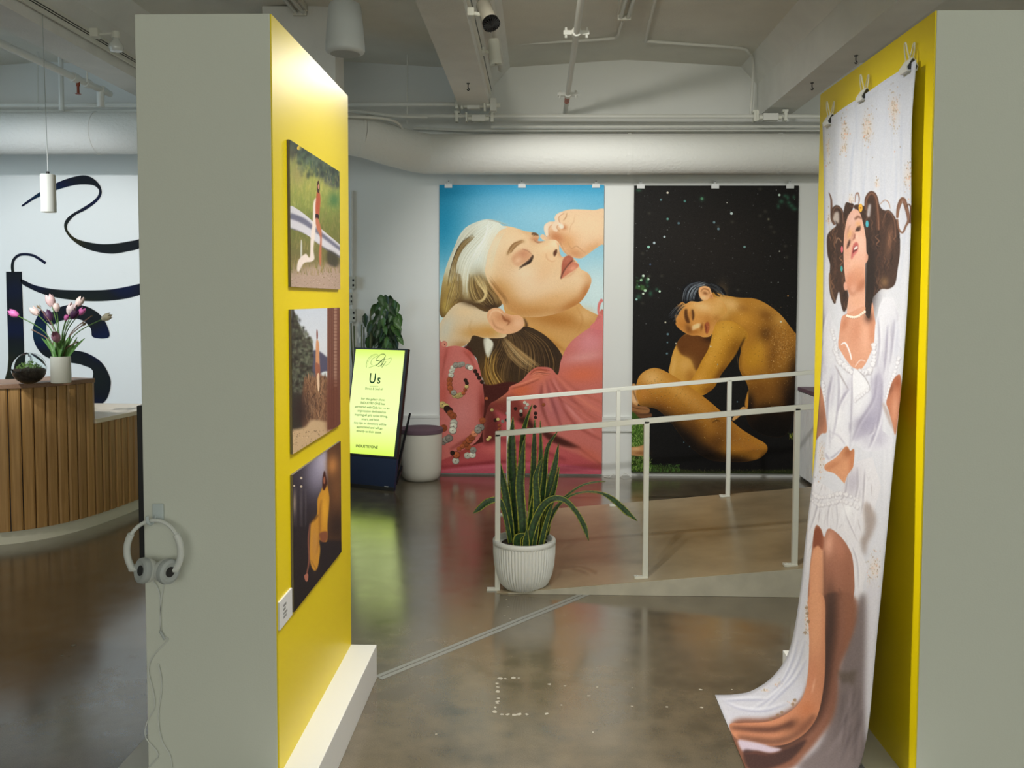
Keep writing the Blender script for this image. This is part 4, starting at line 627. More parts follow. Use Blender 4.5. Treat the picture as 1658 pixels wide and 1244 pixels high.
def obj(name, b, m, parent=None, sm=False, bevel=0, loc=None):
    bmesh.ops.recalc_face_normals(b, faces=b.faces)
    me = bpy.data.meshes.new(name); b.to_mesh(me); b.free(); o = bpy.data.objects.new(name, me); COL.objects.link(o)
    for mm in (m if isinstance(m, list) else [m]): me.materials.append(mm)
    if sm:
        for p in me.polygons: p.use_smooth = True
        try: me.set_sharp_from_angle(angle=math.radians(40))
        except Exception: pass
    if bevel:
        md = o.modifiers.new('b', 'BEVEL'); md.width = bevel; md.segments = 2; md.limit_method = 'ANGLE'; md.angle_limit = math.radians(40)
    if parent: o.parent = parent
    if loc: o.location = loc
    return o
def thing(name, label, cat, loc=(0, 0, 0), group=None, rz=0):
    o = bpy.data.objects.new(name, None); COL.objects.link(o); o.location = loc; o.rotation_euler = (0, 0, rz); o.empty_display_size = .05
    return tag(o, label, cat, group)
def tag(o, label, cat, group=None):
    o['label'] = label; o['category'] = cat
    if group: o['group'] = group
    return o
def struct(o): o['kind'] = 'structure'; return o
def local(o, v): return Vector(v)-o.location
# ---------------------------------------------------------------- materials
def mat(name, col, rough=.6, metal=0, spec=.5, bump=0, bscale=60, var=0, vscale=4, coat=0):
    m = bpy.data.materials.new(name); m.use_nodes = True; N, L = m.node_tree.nodes, m.node_tree.links; p = N['Principled BSDF']
    p.inputs['Base Color'].default_value = (*col, 1); p.inputs['Roughness'].default_value = rough; p.inputs['Metallic'].default_value = metal
    p.inputs['Specular IOR Level'].default_value = spec; p.inputs['Coat Weight'].default_value = coat
    tc = N.new('ShaderNodeTexCoord')
    if var:
        n = N.new('ShaderNodeTexNoise'); n.inputs['Scale'].default_value = vscale; n.inputs['Detail'].default_value = 6; L.new(tc.outputs['Object'], n.inputs['Vector'])
        r = N.new('ShaderNodeValToRGB'); r.color_ramp.elements[0].position = .3; r.color_ramp.elements[1].position = .7
        r.color_ramp.elements[0].color = (*[c*(1-var) for c in col], 1); r.color_ramp.elements[1].color = (*[min(1, c*(1+var)) for c in col], 1)
        L.new(n.outputs['Fac'], r.inputs['Fac']); L.new(r.outputs['Color'], p.inputs['Base Color'])
    if bump:
        n = N.new('ShaderNodeTexNoise'); n.inputs['Scale'].default_value = bscale; n.inputs['Detail'].default_value = 3; L.new(tc.outputs['Object'], n.inputs['Vector'])
        bn = N.new('ShaderNodeBump'); bn.inputs['Strength'].default_value = bump; bn.inputs['Distance'].default_value = .01; L.new(n.outputs['Fac'], bn.inputs['Height']); L.new(bn.outputs['Normal'], p.inputs['Normal'])
    return m
def s2l(c): return tuple(((v/255)/12.92 if v/255 < .04045 else ((v/255+.055)/1.055)**2.4) for v in c)
def wood(name, a, c, scale=(30, 30, 1.2), rough=.45):
    m = mat(name, a, rough); N, L = m.node_tree.nodes, m.node_tree.links; p = N['Principled BSDF']
    tc = N.new('ShaderNodeTexCoord'); mp = N.new('ShaderNodeMapping'); mp.inputs['Scale'].default_value = scale; oi = N.new('ShaderNodeObjectInfo'); ad = N.new('ShaderNodeVectorMath')
    L.new(tc.outputs['Object'], ad.inputs[0]); L.new(oi.outputs['Random'], ad.inputs[1]); L.new(ad.outputs[0], mp.inputs['Vector'])
    n = N.new('ShaderNodeTexNoise'); n.inputs['Scale'].default_value = 3; n.inputs['Detail'].default_value = 8; n.inputs['Distortion'].default_value = .6; L.new(mp.outputs[0], n.inputs['Vector'])
    r = N.new('ShaderNodeValToRGB'); r.color_ramp.elements[0].position = .3; r.color_ramp.elements[1].position = .7; r.color_ramp.elements[0].color = (*c, 1); r.color_ramp.elements[1].color = (*a, 1)
    hs = N.new('ShaderNodeHueSaturation'); mr = N.new('ShaderNodeMapRange'); mr.inputs['To Min'].default_value = .8; mr.inputs['To Max'].default_value = 1.15
    L.new(oi.outputs['Random'], mr.inputs['Value']); L.new(mr.outputs[0], hs.inputs['Value']); L.new(n.outputs['Fac'], r.inputs['Fac']); L.new(r.outputs[0], hs.inputs['Color']); L.new(hs.outputs[0], p.inputs['Base Color'])
    return m
def floor_mat():
    m = mat('polished_concrete', (.2, .17, .13), .25); N, L = m.node_tree.nodes, m.node_tree.links; p = N['Principled BSDF']; p.inputs['IOR'].default_value = 1.7; p.inputs['Coat Weight'].default_value = .8; p.inputs['Coat Roughness'].default_value = .17; tc = N.new('ShaderNodeTexCoord')
    def noise(s, d, dist=0):
        n = N.new('ShaderNodeTexNoise'); n.inputs['Scale'].default_value = s; n.inputs['Detail'].default_value = d; n.inputs['Distortion'].default_value = dist; L.new(tc.outputs['Object'], n.inputs['Vector']); return n
    a, c, f = noise(1.1, 8, .5), noise(9, 6), noise(240, 2)
    r = N.new('ShaderNodeValToRGB'); e = r.color_ramp.elements; e[0].position, e[1].position = .32, .7; e[0].color = (*FLOOR_A, 1); e[1].color = (*FLOOR_B, 1); L.new(a.outputs['Fac'], r.inputs['Fac'])
    r2 = N.new('ShaderNodeValToRGB'); e = r2.color_ramp.elements; e[0].position, e[1].position = .3, .72; e[0].color = (.72, .72, .72, 1); e[1].color = (1.2, 1.18, 1.15, 1); L.new(c.outputs['Fac'], r2.inputs['Fac'])
    r3 = N.new('ShaderNodeValToRGB'); e = r3.color_ramp.elements; e[0].position, e[1].position = .35, .65; e[0].color = (.88, .88, .88, 1); e[1].color = (1.1, 1.1, 1.1, 1); L.new(f.outputs['Fac'], r3.inputs['Fac'])
    m1 = N.new('ShaderNodeMix'); m1.data_type = 'RGBA'; m1.blend_type = 'MULTIPLY'; m1.inputs[0].default_value = .8; L.new(r.outputs[0], m1.inputs[6]); L.new(r2.outputs[0], m1.inputs[7])
    m2 = N.new('ShaderNodeMix'); m2.data_type = 'RGBA'; m2.blend_type = 'MULTIPLY'; m2.inputs[0].default_value = 1; L.new(m1.outputs[2], m2.inputs[6]); L.new(r3.outputs[0], m2.inputs[7]); L.new(m2.outputs[2], p.inputs['Base Color'])
    mr = N.new('ShaderNodeMapRange'); mr.inputs['From Min'].default_value = .3; mr.inputs['From Max'].default_value = .7; mr.inputs['To Min'].default_value = .15; mr.inputs['To Max'].default_value = .26; L.new(c.outputs['Fac'], mr.inputs['Value']); L.new(mr.outputs[0], p.inputs['Roughness'])
    bn = N.new('ShaderNodeBump'); bn.inputs['Strength'].default_value = .04; bn.inputs['Distance'].default_value = .02; L.new(c.outputs['Fac'], bn.inputs['Height']); L.new(bn.outputs[0], p.inputs['Normal'])
    return m
def leaf_mat(name, mid, edge, band=True, edge_w=.12):
    m = mat(name, mid, .42); N, L = m.node_tree.nodes, m.node_tree.links; p = N['Principled BSDF']; uv = N.new('ShaderNodeUVMap'); sp = N.new('ShaderNodeSeparateXYZ'); L.new(uv.outputs[0], sp.inputs[0])
    r = N.new('ShaderNodeValToRGB'); r.color_ramp.interpolation = 'LINEAR'; e = r.color_ramp.elements
    e[0].position = 0; e[0].color = (*edge, 1); e[1].position = 1; e[1].color = (*edge, 1)
    for q, col in ((edge_w, edge), (edge_w+.04, mid), (.5, [v*1.25 for v in mid]), (1-edge_w-.04, mid), (1-edge_w, edge)):
        k = r.color_ramp.elements.new(q); k.color = (*col, 1)
    L.new(sp.outputs[0], r.inputs['Fac']); out = r.outputs[0]
    if band:
        n = N.new('ShaderNodeTexNoise'); mp = N.new('ShaderNodeMapping'); mp.inputs['Scale'].default_value = (1.6, 26, 1); L.new(uv.outputs[0], mp.inputs[0]); L.new(mp.outputs[0], n.inputs['Vector']); n.inputs['Scale'].default_value = 1.4; n.inputs['Detail'].default_value = 3
        r2 = N.new('ShaderNodeValToRGB'); e = r2.color_ramp.elements; e[0].position, e[1].position = .42, .56; e[0].color = (.45, .5, .45, 1); e[1].color = (1.5, 1.5, 1.1, 1); L.new(n.outputs['Fac'], r2.inputs['Fac'])
        mx = N.new('ShaderNodeMix'); mx.data_type = 'RGBA'; mx.blend_type = 'MULTIPLY'; mx.inputs[0].default_value = .8; L.new(out, mx.inputs[6]); L.new(r2.outputs[0], mx.inputs[7]); out = mx.outputs[2]
    L.new(out, p.inputs['Base Color']); return m
def print_mat(name, cv, surf, w, h, gain, rough=.5, spec=.5):
    """cv's drawing, laid flat into the print's own u, v (surf(u, v) -> points on the print)"""
    v, u = np.mgrid[0:h, 0:w]; u = (u+.5)/w; v = (v+.5)/h
    P = surf(u, v); X, Y = proj(P); a = np.clip(cv.sample(X, Y)/255, 0, 1)
    lin = np.where(a < .04045, a/12.92, ((a+.055)/1.055)**2.4); lin = np.clip(lin*np.asarray(gain), 0, .94)
    a = np.where(lin < .0031308, lin*12.92, 1.055*lin**(1/2.4)-.055)
    px = np.ones((h, w, 4), np.float32); px[..., :3] = a
    im = bpy.data.images.new(name, w, h); im.pixels.foreach_set(px.ravel()); im.update(); im.pack()
    m = mat(name, (.5, .5, .5), rough, spec=spec); N, L = m.node_tree.nodes, m.node_tree.links; t = N.new('ShaderNodeTexImage'); t.image = im; t.extension = 'EXTEND'
    L.new(t.outputs[0], N['Principled BSDF'].inputs['Base Color']); return m
def quad_uv(o, uv_of):
    l = o.data.uv_layers.new(name='UVMap')
    for k, lp in enumerate(o.data.loops): l.data[k].uv = uv_of(o.data.vertices[lp.vertex_index].co)
FLOOR_A, FLOOR_B = (.114, .090, .055), (.185, .150, .098)
WHITE = mat('wall_paint', (.78, .79, .76), .75, bump=.06, bscale=160)
CEIL = mat('ceiling_paint', (.74, .725, .65), .85, bump=.25, bscale=90, var=.05, vscale=3)
BEAMM = mat('beam_paint', (.78, .78, .74), .8, bump=.2, bscale=70, var=.05)
FLOOR = floor_mat()
RAMPM = mat('ramp_concrete', (.37, .30, .19), .26, var=.25, vscale=2.5, bump=.03, bscale=8)
RAMPEDGE = mat('ramp_edge_concrete', (.48, .45, .36), .6, var=.12, vscale=8)
PART = mat('partition_paint', (.66, .68, .61), .7, bump=.05, bscale=200)
YEL = mat('yellow_paint', (.90, .70, .001), .40)
PLIN = mat('plinth_white', (.78, .785, .77), .5)
STEELW = mat('white_enamel', (.74, .74, .66), .4)
PIPE = mat('painted_pipe', (.72, .72, .67), .5)
DUCTM = mat('duct_wrap', (.78, .78, .74), .7, bump=.5, bscale=45)
BLACK = mat('black_plastic', (.012, .012, .014), .4)
DKMET = mat('dark_metal', (.03, .03, .03), .4, .6)
CLIPW = mat('clip_white', (.72, .73, .72), .35)
CLIPK = mat('clip_black', (.02, .02, .02), .4)
NAVY = mat('navy_laminate', (.008, .022, .075), .45)
SOIL = mat('soil', (.035, .024, .016), .95, bump=.8, bscale=60, var=.5, vscale=40)
# ---------------------------------------------------------------- room shell
YB = 7.52
b = BM(); bx(b, (-7.6, -5.2, -.12), (5.7, YB+.1, 0)); struct(obj('floor', b, FLOOR))
b = BM(); bx(b, (-7.6, YB, 0), (5.7, YB+.15, 3.6)); struct(obj('wall_back', b, WHITE))
b = BM(); bx(b, (5.5, -5.2, 0), (5.65, YB, 3.6)); struct(obj('wall_right', b, WHITE))
b = BM(); bx(b, (-7.65, -5.2, 0), (-7.5, YB, 3.6)); struct(obj('wall_left', b, WHITE))
b = BM(); bx(b, (-7.5, -5.2, 0), (5.5, -5.05, 3.6)); struct(obj('wall_rear', b, WHITE))
BC = [-5.4, -2.94, -.52, 1.945, 4.4]
prof = [(-7.6, 3.50)]
for k, c in enumerate(BC):
    prof += [(c-.26, 3.45), (c+.26, 3.45)]
    if k < 4: prof.append(((c+BC[k+1])/2, 3.51))
prof.append((5.6, 3.49))
b = BM(); prism(b, prof+[(5.6, 3.7), (-7.6, 3.7)], YB+5.2, lambda x, z, t: (x, -5.1+t, z)); ceiling = struct(obj('ceiling', b, CEIL))
for c in BC:
    b = BM(); prism(b, [(c-.122, 3.035), (c+.122, 3.035), (c+.135, 3.3), (c+.27, 3.452), (c-.27, 3.452), (c-.135, 3.3)], YB+5.1, lambda x, z, t: (x, -5.05+t, z))
    obj('beam', b, BEAMM, ceiling)
b = BM(); bx(b, (-1.9, 6.1, 0), (-1.4, 6.36, 3.5)); struct(obj('trim_2', b, BEAMM))
b = BM(); bx(b, (-1.9, YB-.022, .385), (5.4, YB, .505)); bx(b, (-1.9, YB-.026, .488), (5.4, YB, .507)); bx(b, (-1.9, YB-.026, .383), (5.4, YB, .398)); struct(obj('trim_1', b, mat('raceway_paint', (.72, .73, .7), .5)))
# ramp rising to the right between the two rails
RS = .0955
rz = lambda x: max(0, RS*(x+.21))
b = BM(); prism(b, [(-.21, .0005), (3.4, 0.0005), (3.4, rz(3.4)), (-.21, .0015)], 1.72, lambda x, z, t: (x, 4.44+t, z)); ramp = struct(obj('ramp', b, RAMPM))
b = BM(); prism(b, [(-.15, .001), (3.4, .001), (3.4, rz(3.4)-.001), (-.15, rz(-.15)-.001)], .006, lambda x, z, t: (x, 4.434+t, z)); obj('ramp_side', b, RAMPEDGE, ramp)
# ---------------------------------------------------------------- the two free-standing display partitions
YA, YC, HP = 2.441, 3.412, 2.2806
def partition(x0, x1, yel_x, sgn, label):
    t = thing('display_partition', label, 'partition', ((x0+x1)/2, (YA+YC)/2, 0))
    L = lambda v: local(t, v)
    b = BM(); bx(b, L((x0, YA, 0)), L((x1, YC, HP))); obj('wall_body', b, PART, t, bevel=.002)
    b = BM(); a = sorted((yel_x, yel_x+sgn*.004)); bx(b, L((a[0], YA+.0015, .1365)), L((a[1], YC, HP-.001))); obj('yellow_panel', b, YEL, t)
    b = BM(); bx(b, L((x0-.105, YA-.4, 0)), L((x0, YC, .1365))); bx(b, L((x1, YA-.4, 0)), L((x1+.105, YC, .1365))); obj('plinth', b, PLIN, t, bevel=.002)
    return t
partition(-1.114, -.740, -.740, 1, 'grey partition with yellow inner face, hung with three photographs and headphones')
partition(1.064, 1.62, 1.064, -1, 'grey partition with yellow inner face behind the long printed cloth')
# ---------------------------------------------------------------- three mounted photographs and the caption card
XP = -.7285
def board(name, k, c4, cv, label, gain):
    P = [atX(x, y, XP) for x, y in c4]                       # tl tr br bl
    y0, y1 = (P[0].y+P[3].y)/2, (P[1].y+P[2].y)/2; z1, z0 = (P[0].z+P[1].z)/2, (P[2].z+P[3].z)/2
    t = thing(name, label, 'photograph', (-.735, (y0+y1)/2, z0), 'mounted photographs on the yellow panel')
    b = BM(); bx(b, local(t, (-.7355, y0, z0)), local(t, (XP, y1, z1))); obj('mount_board', b, mat('board_edge_%d' % k, (.16, .14, .11), .7), t)
    b = BM(); vs = [b.verts.new(local(t, (XP+.0008, *q))) for q in ((y0, z0), (y1, z0), (y1, z1), (y0, z1))]; b.faces.new(vs)
    m = print_mat('snapshot_%d' % k, cv, lambda u, v: np.stack([np.full_like(u, XP), y0+u*(y1-y0), z0+v*(z1-z0)], -1), 420, 520, gain, .6, .15)
    o = obj('print', b, m, t); quad_uv(o, lambda co: ((co.y+t.location.y-y0)/(y1-y0), (co.z+t.location.z-z0)/(z1-z0)))
SG = 1.15
board('mounted_photograph', 0, [(469, 228), (550, 277), (550, 467.6), (470.4, 466)], paint_snap(0), 'topmost photograph on the yellow panel, woman on a roadside guardrail', SG)
board('mounted_photograph', 1, [(472, 501), (550, 498.5), (551, 690), (473, 733)], paint_snap(1), 'middle photograph on the yellow panel, trees beside a rusty wooden post', SG)
board('mounted_photograph', 2, [(473.7, 768), (552, 715), (552, 896), (476, 990)], paint_snap(2), 'lowest photograph on the yellow panel, figure in yellow dress at night', SG)
P = [atX(x, y, -.732) for x, y in ((452, 974.8), (472.5, 952.7), (472.2, 998), (453.3, 1019))]
t = thing('caption_card', 'small white caption card on the yellow panel beside the lowest photograph', 'label', P[3])
b = BM(); bx(b, local(t, (-.736, P[0].y, (P[3].z+P[2].z)/2)), local(t, (-.731, P[1].y, (P[0].z+P[1].z)/2))); obj('card', b, mat('card_paper', (.74, .74, .74), .6), t)
b = BM()
for k, (z, w) in enumerate(((.69, .5), (.55, .4), (.4, .6), (.27, .55))):
    zc = P[3].z+(P[0].z-P[3].z)*z; yl = P[0].y+(P[1].y-P[0].y)*.3
    for j in range(int(w*9)): bx(b, local(t, (-.7309, yl+j*.0075, zc-.004)), local(t, (-.7304, yl+j*.0075+random.Random(k*9+j).uniform(.003, .006), zc+.003)))
o = obj('caption_text', b, mat('caption_ink', (.28, .28, .28), .6), t); o['kind'] = 'stuff'
# ---------------------------------------------------------------- two large prints on the back wall
def clip_at(x, y, Yf, label, s=1.0):
    p = atY(x, y, Yf-.006); t = thing('bulldog_clip', label, 'clip', p, 'white clips along the tops of the wall prints')
    b = BM(); prism(b, [(-.008, .016), (.010, .016), (.004, -.022), (-.002, -.022)], .064, lambda yy, zz, q: (q-.032, yy, zz)); obj('jaw', b, CLIPW, t, bevel=.001)
    b = BM(); bx(b, (-.012, .004, .012), (.012, .008, .046)); tube(b, [(0, .003, .03), (0, .012, .03)], .0045, 8); obj('lever', b, CLIPW, t, bevel=.001)
    b = BM(); tube(b, [(0, .006, .035), (0, .002, .035)], .0038, 8); obj('nail', b, DKMET, t)
def big_print(name, c4, cv, gain, label, w, h):
    Yf = YB-.034; P = [atY(x, y, Yf) for x, y in c4]; x0, x1 = (P[0].x+P[3].x)/2, (P[1].x+P[2].x)/2; z1, z0 = (P[0].z+P[1].z)/2, (P[2].z+P[3].z)/2
    m = print_mat(name, cv, lambda u, v: np.stack([x0+u*(x1-x0), np.full_like(u, Yf), z0+v*(z1-z0)], -1), w, h, gain, .6, .15)
    b = BM(); n = 14
    for s in (0, .003):
        for i in range(n+1):
            for j in range(2): b.verts.new((x0+(x1-x0)*j-(x0+x1)/2, s+.004*math.sin(i/n*7), z0+(z1-z0)*i/n-z0))
    b.verts.ensure_lookup_table(); o = 2*(n+1)
    for i in range(n):
        a = [b.verts[2*i], b.verts[2*i+1], b.verts[2*i+3], b.verts[2*i+2]]; q = [b.verts[o+2*i], b.verts[o+2*i+1], b.verts[o+2*i+3], b.verts[o+2*i+2]]
        b.faces.new(a); b.faces.new(q[::-1]); b.faces.new((a[0], a[3], q[3], q[0])); b.faces.new((a[1], q[1], q[2], a[2]))
    ob = obj('wall_print', b, m, sm=False, loc=((x0+x1)/2, Yf, z0)); tag(ob, label, 'poster')
    quad_uv(ob, lambda co: ((co.x+(x1-x0)/2)/(x1-x0), co.z/(z1-z0)))
PG = (1.19, 1.15, 1.06)
big_print('sunlit_portrait', [(712, 299.5), (977.8, 299.5), (974.6, 768), (711.5, 766)], paint_sunlit(), PG, 'tall wall print of a blonde woman in pink lying under blue sky', 900, 1590)
big_print('night_figure', [(1025.7, 300.5), (1291, 300.5), (1287, 767), (1023.2, 766.5)], paint_night(), PG, 'tall dark wall print of a crouched figure hugging the knees at night', 900, 1590)
for i, x in enumerate((726, 845, 965)): clip_at(x, 300, YB-.034, ('leftmost', 'middle', 'rightmost')[i]+' white clip on the pink and blue portrait print')
for i, x in enumerate((1037.5, 1158, 1279.5)): clip_at(x, 301, YB-.034, ('leftmost', 'middle', 'rightmost')[i]+' white clip on the dark night print')
# ---------------------------------------------------------------- long printed cloth on the right partition
def prof_pts(L):
    return smooth([(x, 0, z) for x, z in L], n=8)
FARP = prof_pts([(1.035, 2.152), (1.045, 1.9), (1.055, 1.5), (1.053, 1.22), (1.038, .9), (1.008, .6), (.990, .40), (.957, .19), (.90, .085), (.82, .025), (.75, .008), (.675, .005)])
NEARP = prof_pts([(1.035, 2.165), (1.03, 2.0), (1.038, 1.68), (1.03, 1.3), (1.0, .942), (.975, .6), (.945, .25), (.90, .12), (.80, .025), (.74, .007), (.665, .005)])
def resample(Q, n):
    d = [0]
    for p, q in zip(Q, Q[1:]): d.append(d[-1]+(q-p).length)
    t = np.linspace(0, d[-1], n); return np.stack([np.interp(t, d, [p[k] for p in Q]) for k in (0, 2)], 1)
NV, NU = 120, 26
A_, B_ = resample(FARP, NV), resample(NEARP, NV)
YF, YN = 3.30, 2.497
def cloth_point(u, v):                                            # u far -> near, v top -> bottom
    k = v*(NV-1); i = np.clip(k.astype(int), 0, NV-2); f = (k-i)[..., None]
    a = A_[i]*(1-f)+A_[i+1]*f; c = B_[i]*(1-f)+B_[i+1]*f; uu = u[..., None]
    p = a*(1-uu)+c*uu; fade = np.clip((1-v)*9, 0, 1)*np.clip(v*30, .25, 1)
    wav = .007*np.sin(u*15+v*3)*np.exp(-v*3)+.004*np.sin(u*7+2+v*6)
    return np.stack([p[..., 0]+(wav-.004)*fade, YF+(YN-YF)*u+.006*np.sin(v*20)*(u-.5), p[..., 1]], -1)
u_, v_ = np.meshgrid(np.linspace(0, 1, NU), np.linspace(0, 1, NV)); G_ = cloth_point(u_, v_)
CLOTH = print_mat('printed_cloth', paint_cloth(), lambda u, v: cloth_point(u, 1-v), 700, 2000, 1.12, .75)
b = BM(); base = Vector((1.0, 2.9, 0)); vv = [[b.verts.new(Vector(G_[i, j])-base) for j in range(NU)] for i in range(NV)]
uvl = b.loops.layers.uv.new('UVMap')
for i in range(NV-1):
    for j in range(NU-1):
        f = b.faces.new((vv[i][j], vv[i][j+1], vv[i+1][j+1], vv[i+1][j]))
        for lp, (a, c) in zip(f.loops, ((i, j), (i, j+1), (i+1, j+1), (i+1, j))): lp[uvl].uv = (c/(NU-1), 1-a/(NV-1))
cl = obj('printed_cloth', b, CLOTH, sm=True, loc=base); tag(cl, 'long white cloth print of a reclining woman, hung by clips and spilling onto floor', 'cloth print')
md = cl.modifiers.new('thick', 'SOLIDIFY'); md.thickness = .0012; md.offset = 0
def binder(x, y, lab):
    p = atX(x, y, 1.04); t = thing('binder_clip', lab, 'clip', p, 'binder clips along the cloth top')
    b = BM(); prism(b, [(-.024, -.004), (-.020, -.018), (.016, -.018), (.020, -.004), (.004, .020), (-.004, .020)][::-1], .05, lambda xx, zz, q: (xx*.8, q-.025, zz)); obj('spring_body', b, CLIPW, t, bevel=.0015)
    b = BM(); prism(b, [(-.019, -.006), (-.016, -.014), (.012, -.014), (.016, -.006), (.003, .016), (-.003, .016)][::-1], .0525, lambda xx, zz, q: (xx*.8, q-.02625, zz)); obj('clip_inside', b, CLIPK, t)
    for s in (-1, 1):
        b = BM(); c = [(s*.004, -.012, .018), (s*.009, -.010, .040), (s*.012, -.005, .062), (s*.0125, 0, .066), (s*.012, .005, .062), (s*.009, .010, .040), (s*.004, .012, .018)]
        tube(b, smooth(c, n=3), .0022, 6); obj('wire_handle', b, STEELW, t, sm=True)
binder(1344, 195, 'far binder clip on the printed cloth top edge'); binder(1399, 155, 'middle binder clip on the printed cloth top edge'); binder(1472, 108, 'near binder clip on the printed cloth top edge')
# ---------------------------------------------------------------- railings
def rail(Y, xs, x_end, label, h=.812):
    t = thing('handrail', label, 'railing', (xs[0], Y, 0)); w = .0135
    zt = lambda x: rz(x)+h
    b = BM(); p0, p1 = local(t, (xs[0]-w, Y, zt(xs[0]))), local(t, (x_end, Y, zt(x_end)))
    prism(b, [(-w, -w), (w, -w), (w, w), (-w, w)], 1, lambda yy, zz, q: p0.lerp(p1, q)+Vector((0, yy, zz))); obj('top_rail', b, STEELW, t, bevel=.002)
    for x in xs:
        b = BM(); bx(b, local(t, (x-w, Y-w, rz(x))), local(t, (x+w, Y+w, zt(x)))); po = obj('post', b, STEELW, t, bevel=.002)
        b = BM(); bx(b, local(t, (x-.055, Y-.02, rz(x)-.003)), local(t, (x+w, Y+.02, rz(x)+.008))); tube(b, [local(t, (x-.04, Y, rz(x)+.006)), local(t, (x-.04, Y, rz(x)+.012))], .006, 8); obj('foot_plate', b, STEELW, po, bevel=.001)
XS = [-.207, .553, 1.315, 2.075]
rail(4.5, XS, 2.4, 'near white metal handrail rising along the front edge of the ramp')
rail(6.1, XS, 2.4, 'far white metal handrail rising along the back edge of the ramp')
# ---------------------------------------------------------------- snake plant
px0 = atZ(848, 951); pc = Vector((px0.x+.002, px0.y-.012, 0))
POTM = mat('ribbed_pot', (.80, .81, .78), .55)
t = thing('snake_plant', 'snake plant with yellow-edged leaves in a ribbed white pot', 'plant', pc)
b = BM(); prf = [(.085, 0), (.098, .004), (.128, .035), (.147, .08), (.157, .13), (.162, .19), (.1625, .238)]; lathe(b, prf, 360, 60, .005)
obj('pot', b, POTM, t, sm=True)
b = BM(); lathe(b, [(.1595, .235), (.1635, .24), (.164, .256), (.160, .262), (.146, .262), (.1415, .257), (.1405, .235)], 72); obj('pot_rim', b, POTM, t, sm=True)
b = BM(); lathe(b, [(.01, .225), (.143, .232), (.12, .238), (.05, .244), (.005, .246)], 40); obj('soil', b, SOIL, t, sm=True)
SNAKE = leaf_mat('snake_leaf', (.018, .052, .014), (.32, .33, .05), True, .09)
def blade(pts, widths, thick=.004, fold=.25, face=Vector((0, -1, 0))):
    pts = smooth(pts, n=5); b = BM(); uvl = b.loops.layers.uv.new('UVMap'); n = len(pts); wv = np.interp(np.linspace(0, len(widths)-1, n), range(len(widths)), widths); rows = []
    for i, p in enumerate(pts):
        tg = (pts[min(i+1, n-1)]-pts[max(i-1, 0)]).normalized(); s = tg.cross(face)
        s = s.normalized() if s.length > .05 else Vector((1, 0, 0)); nn = s.cross(tg).normalized(); w = wv[i]/2
        rows.append([b.verts.new(p+s*w*q-nn*w*fold*(1-q*q)) for q in (-1, -.55, 0, .55, 1)])
    for i in range(n-1):
        for j in range(4):
            f = b.faces.new((rows[i][j], rows[i][j+1], rows[i+1][j+1], rows[i+1][j]))
            for lp, (a, c) in zip(f.loops, ((i, j), (i, j+1), (i+1, j+1), (i+1, j))): lp[uvl].uv = (c/4, a/(n-1))
    return b
def snake_leaf(path, w, dy0, dy1, face=(0, -1, 0)):
    n = len(path); pts = []
    for i, (x, y) in enumerate(path):
        f = i/(n-1); pts.append(atY(760+x/3.273, 620+y/3.273, pc.y+dy0*(1-f)+dy1*f)-pc)
    k = 1/3.273/318
    o = obj('leaf', blade(pts, [v*k for v in w], face=Vector(face)), SNAKE, t, sm=True); md = o.modifiers.new('s', 'SOLIDIFY'); md.thickness = .003; md.offset = 0
    return o
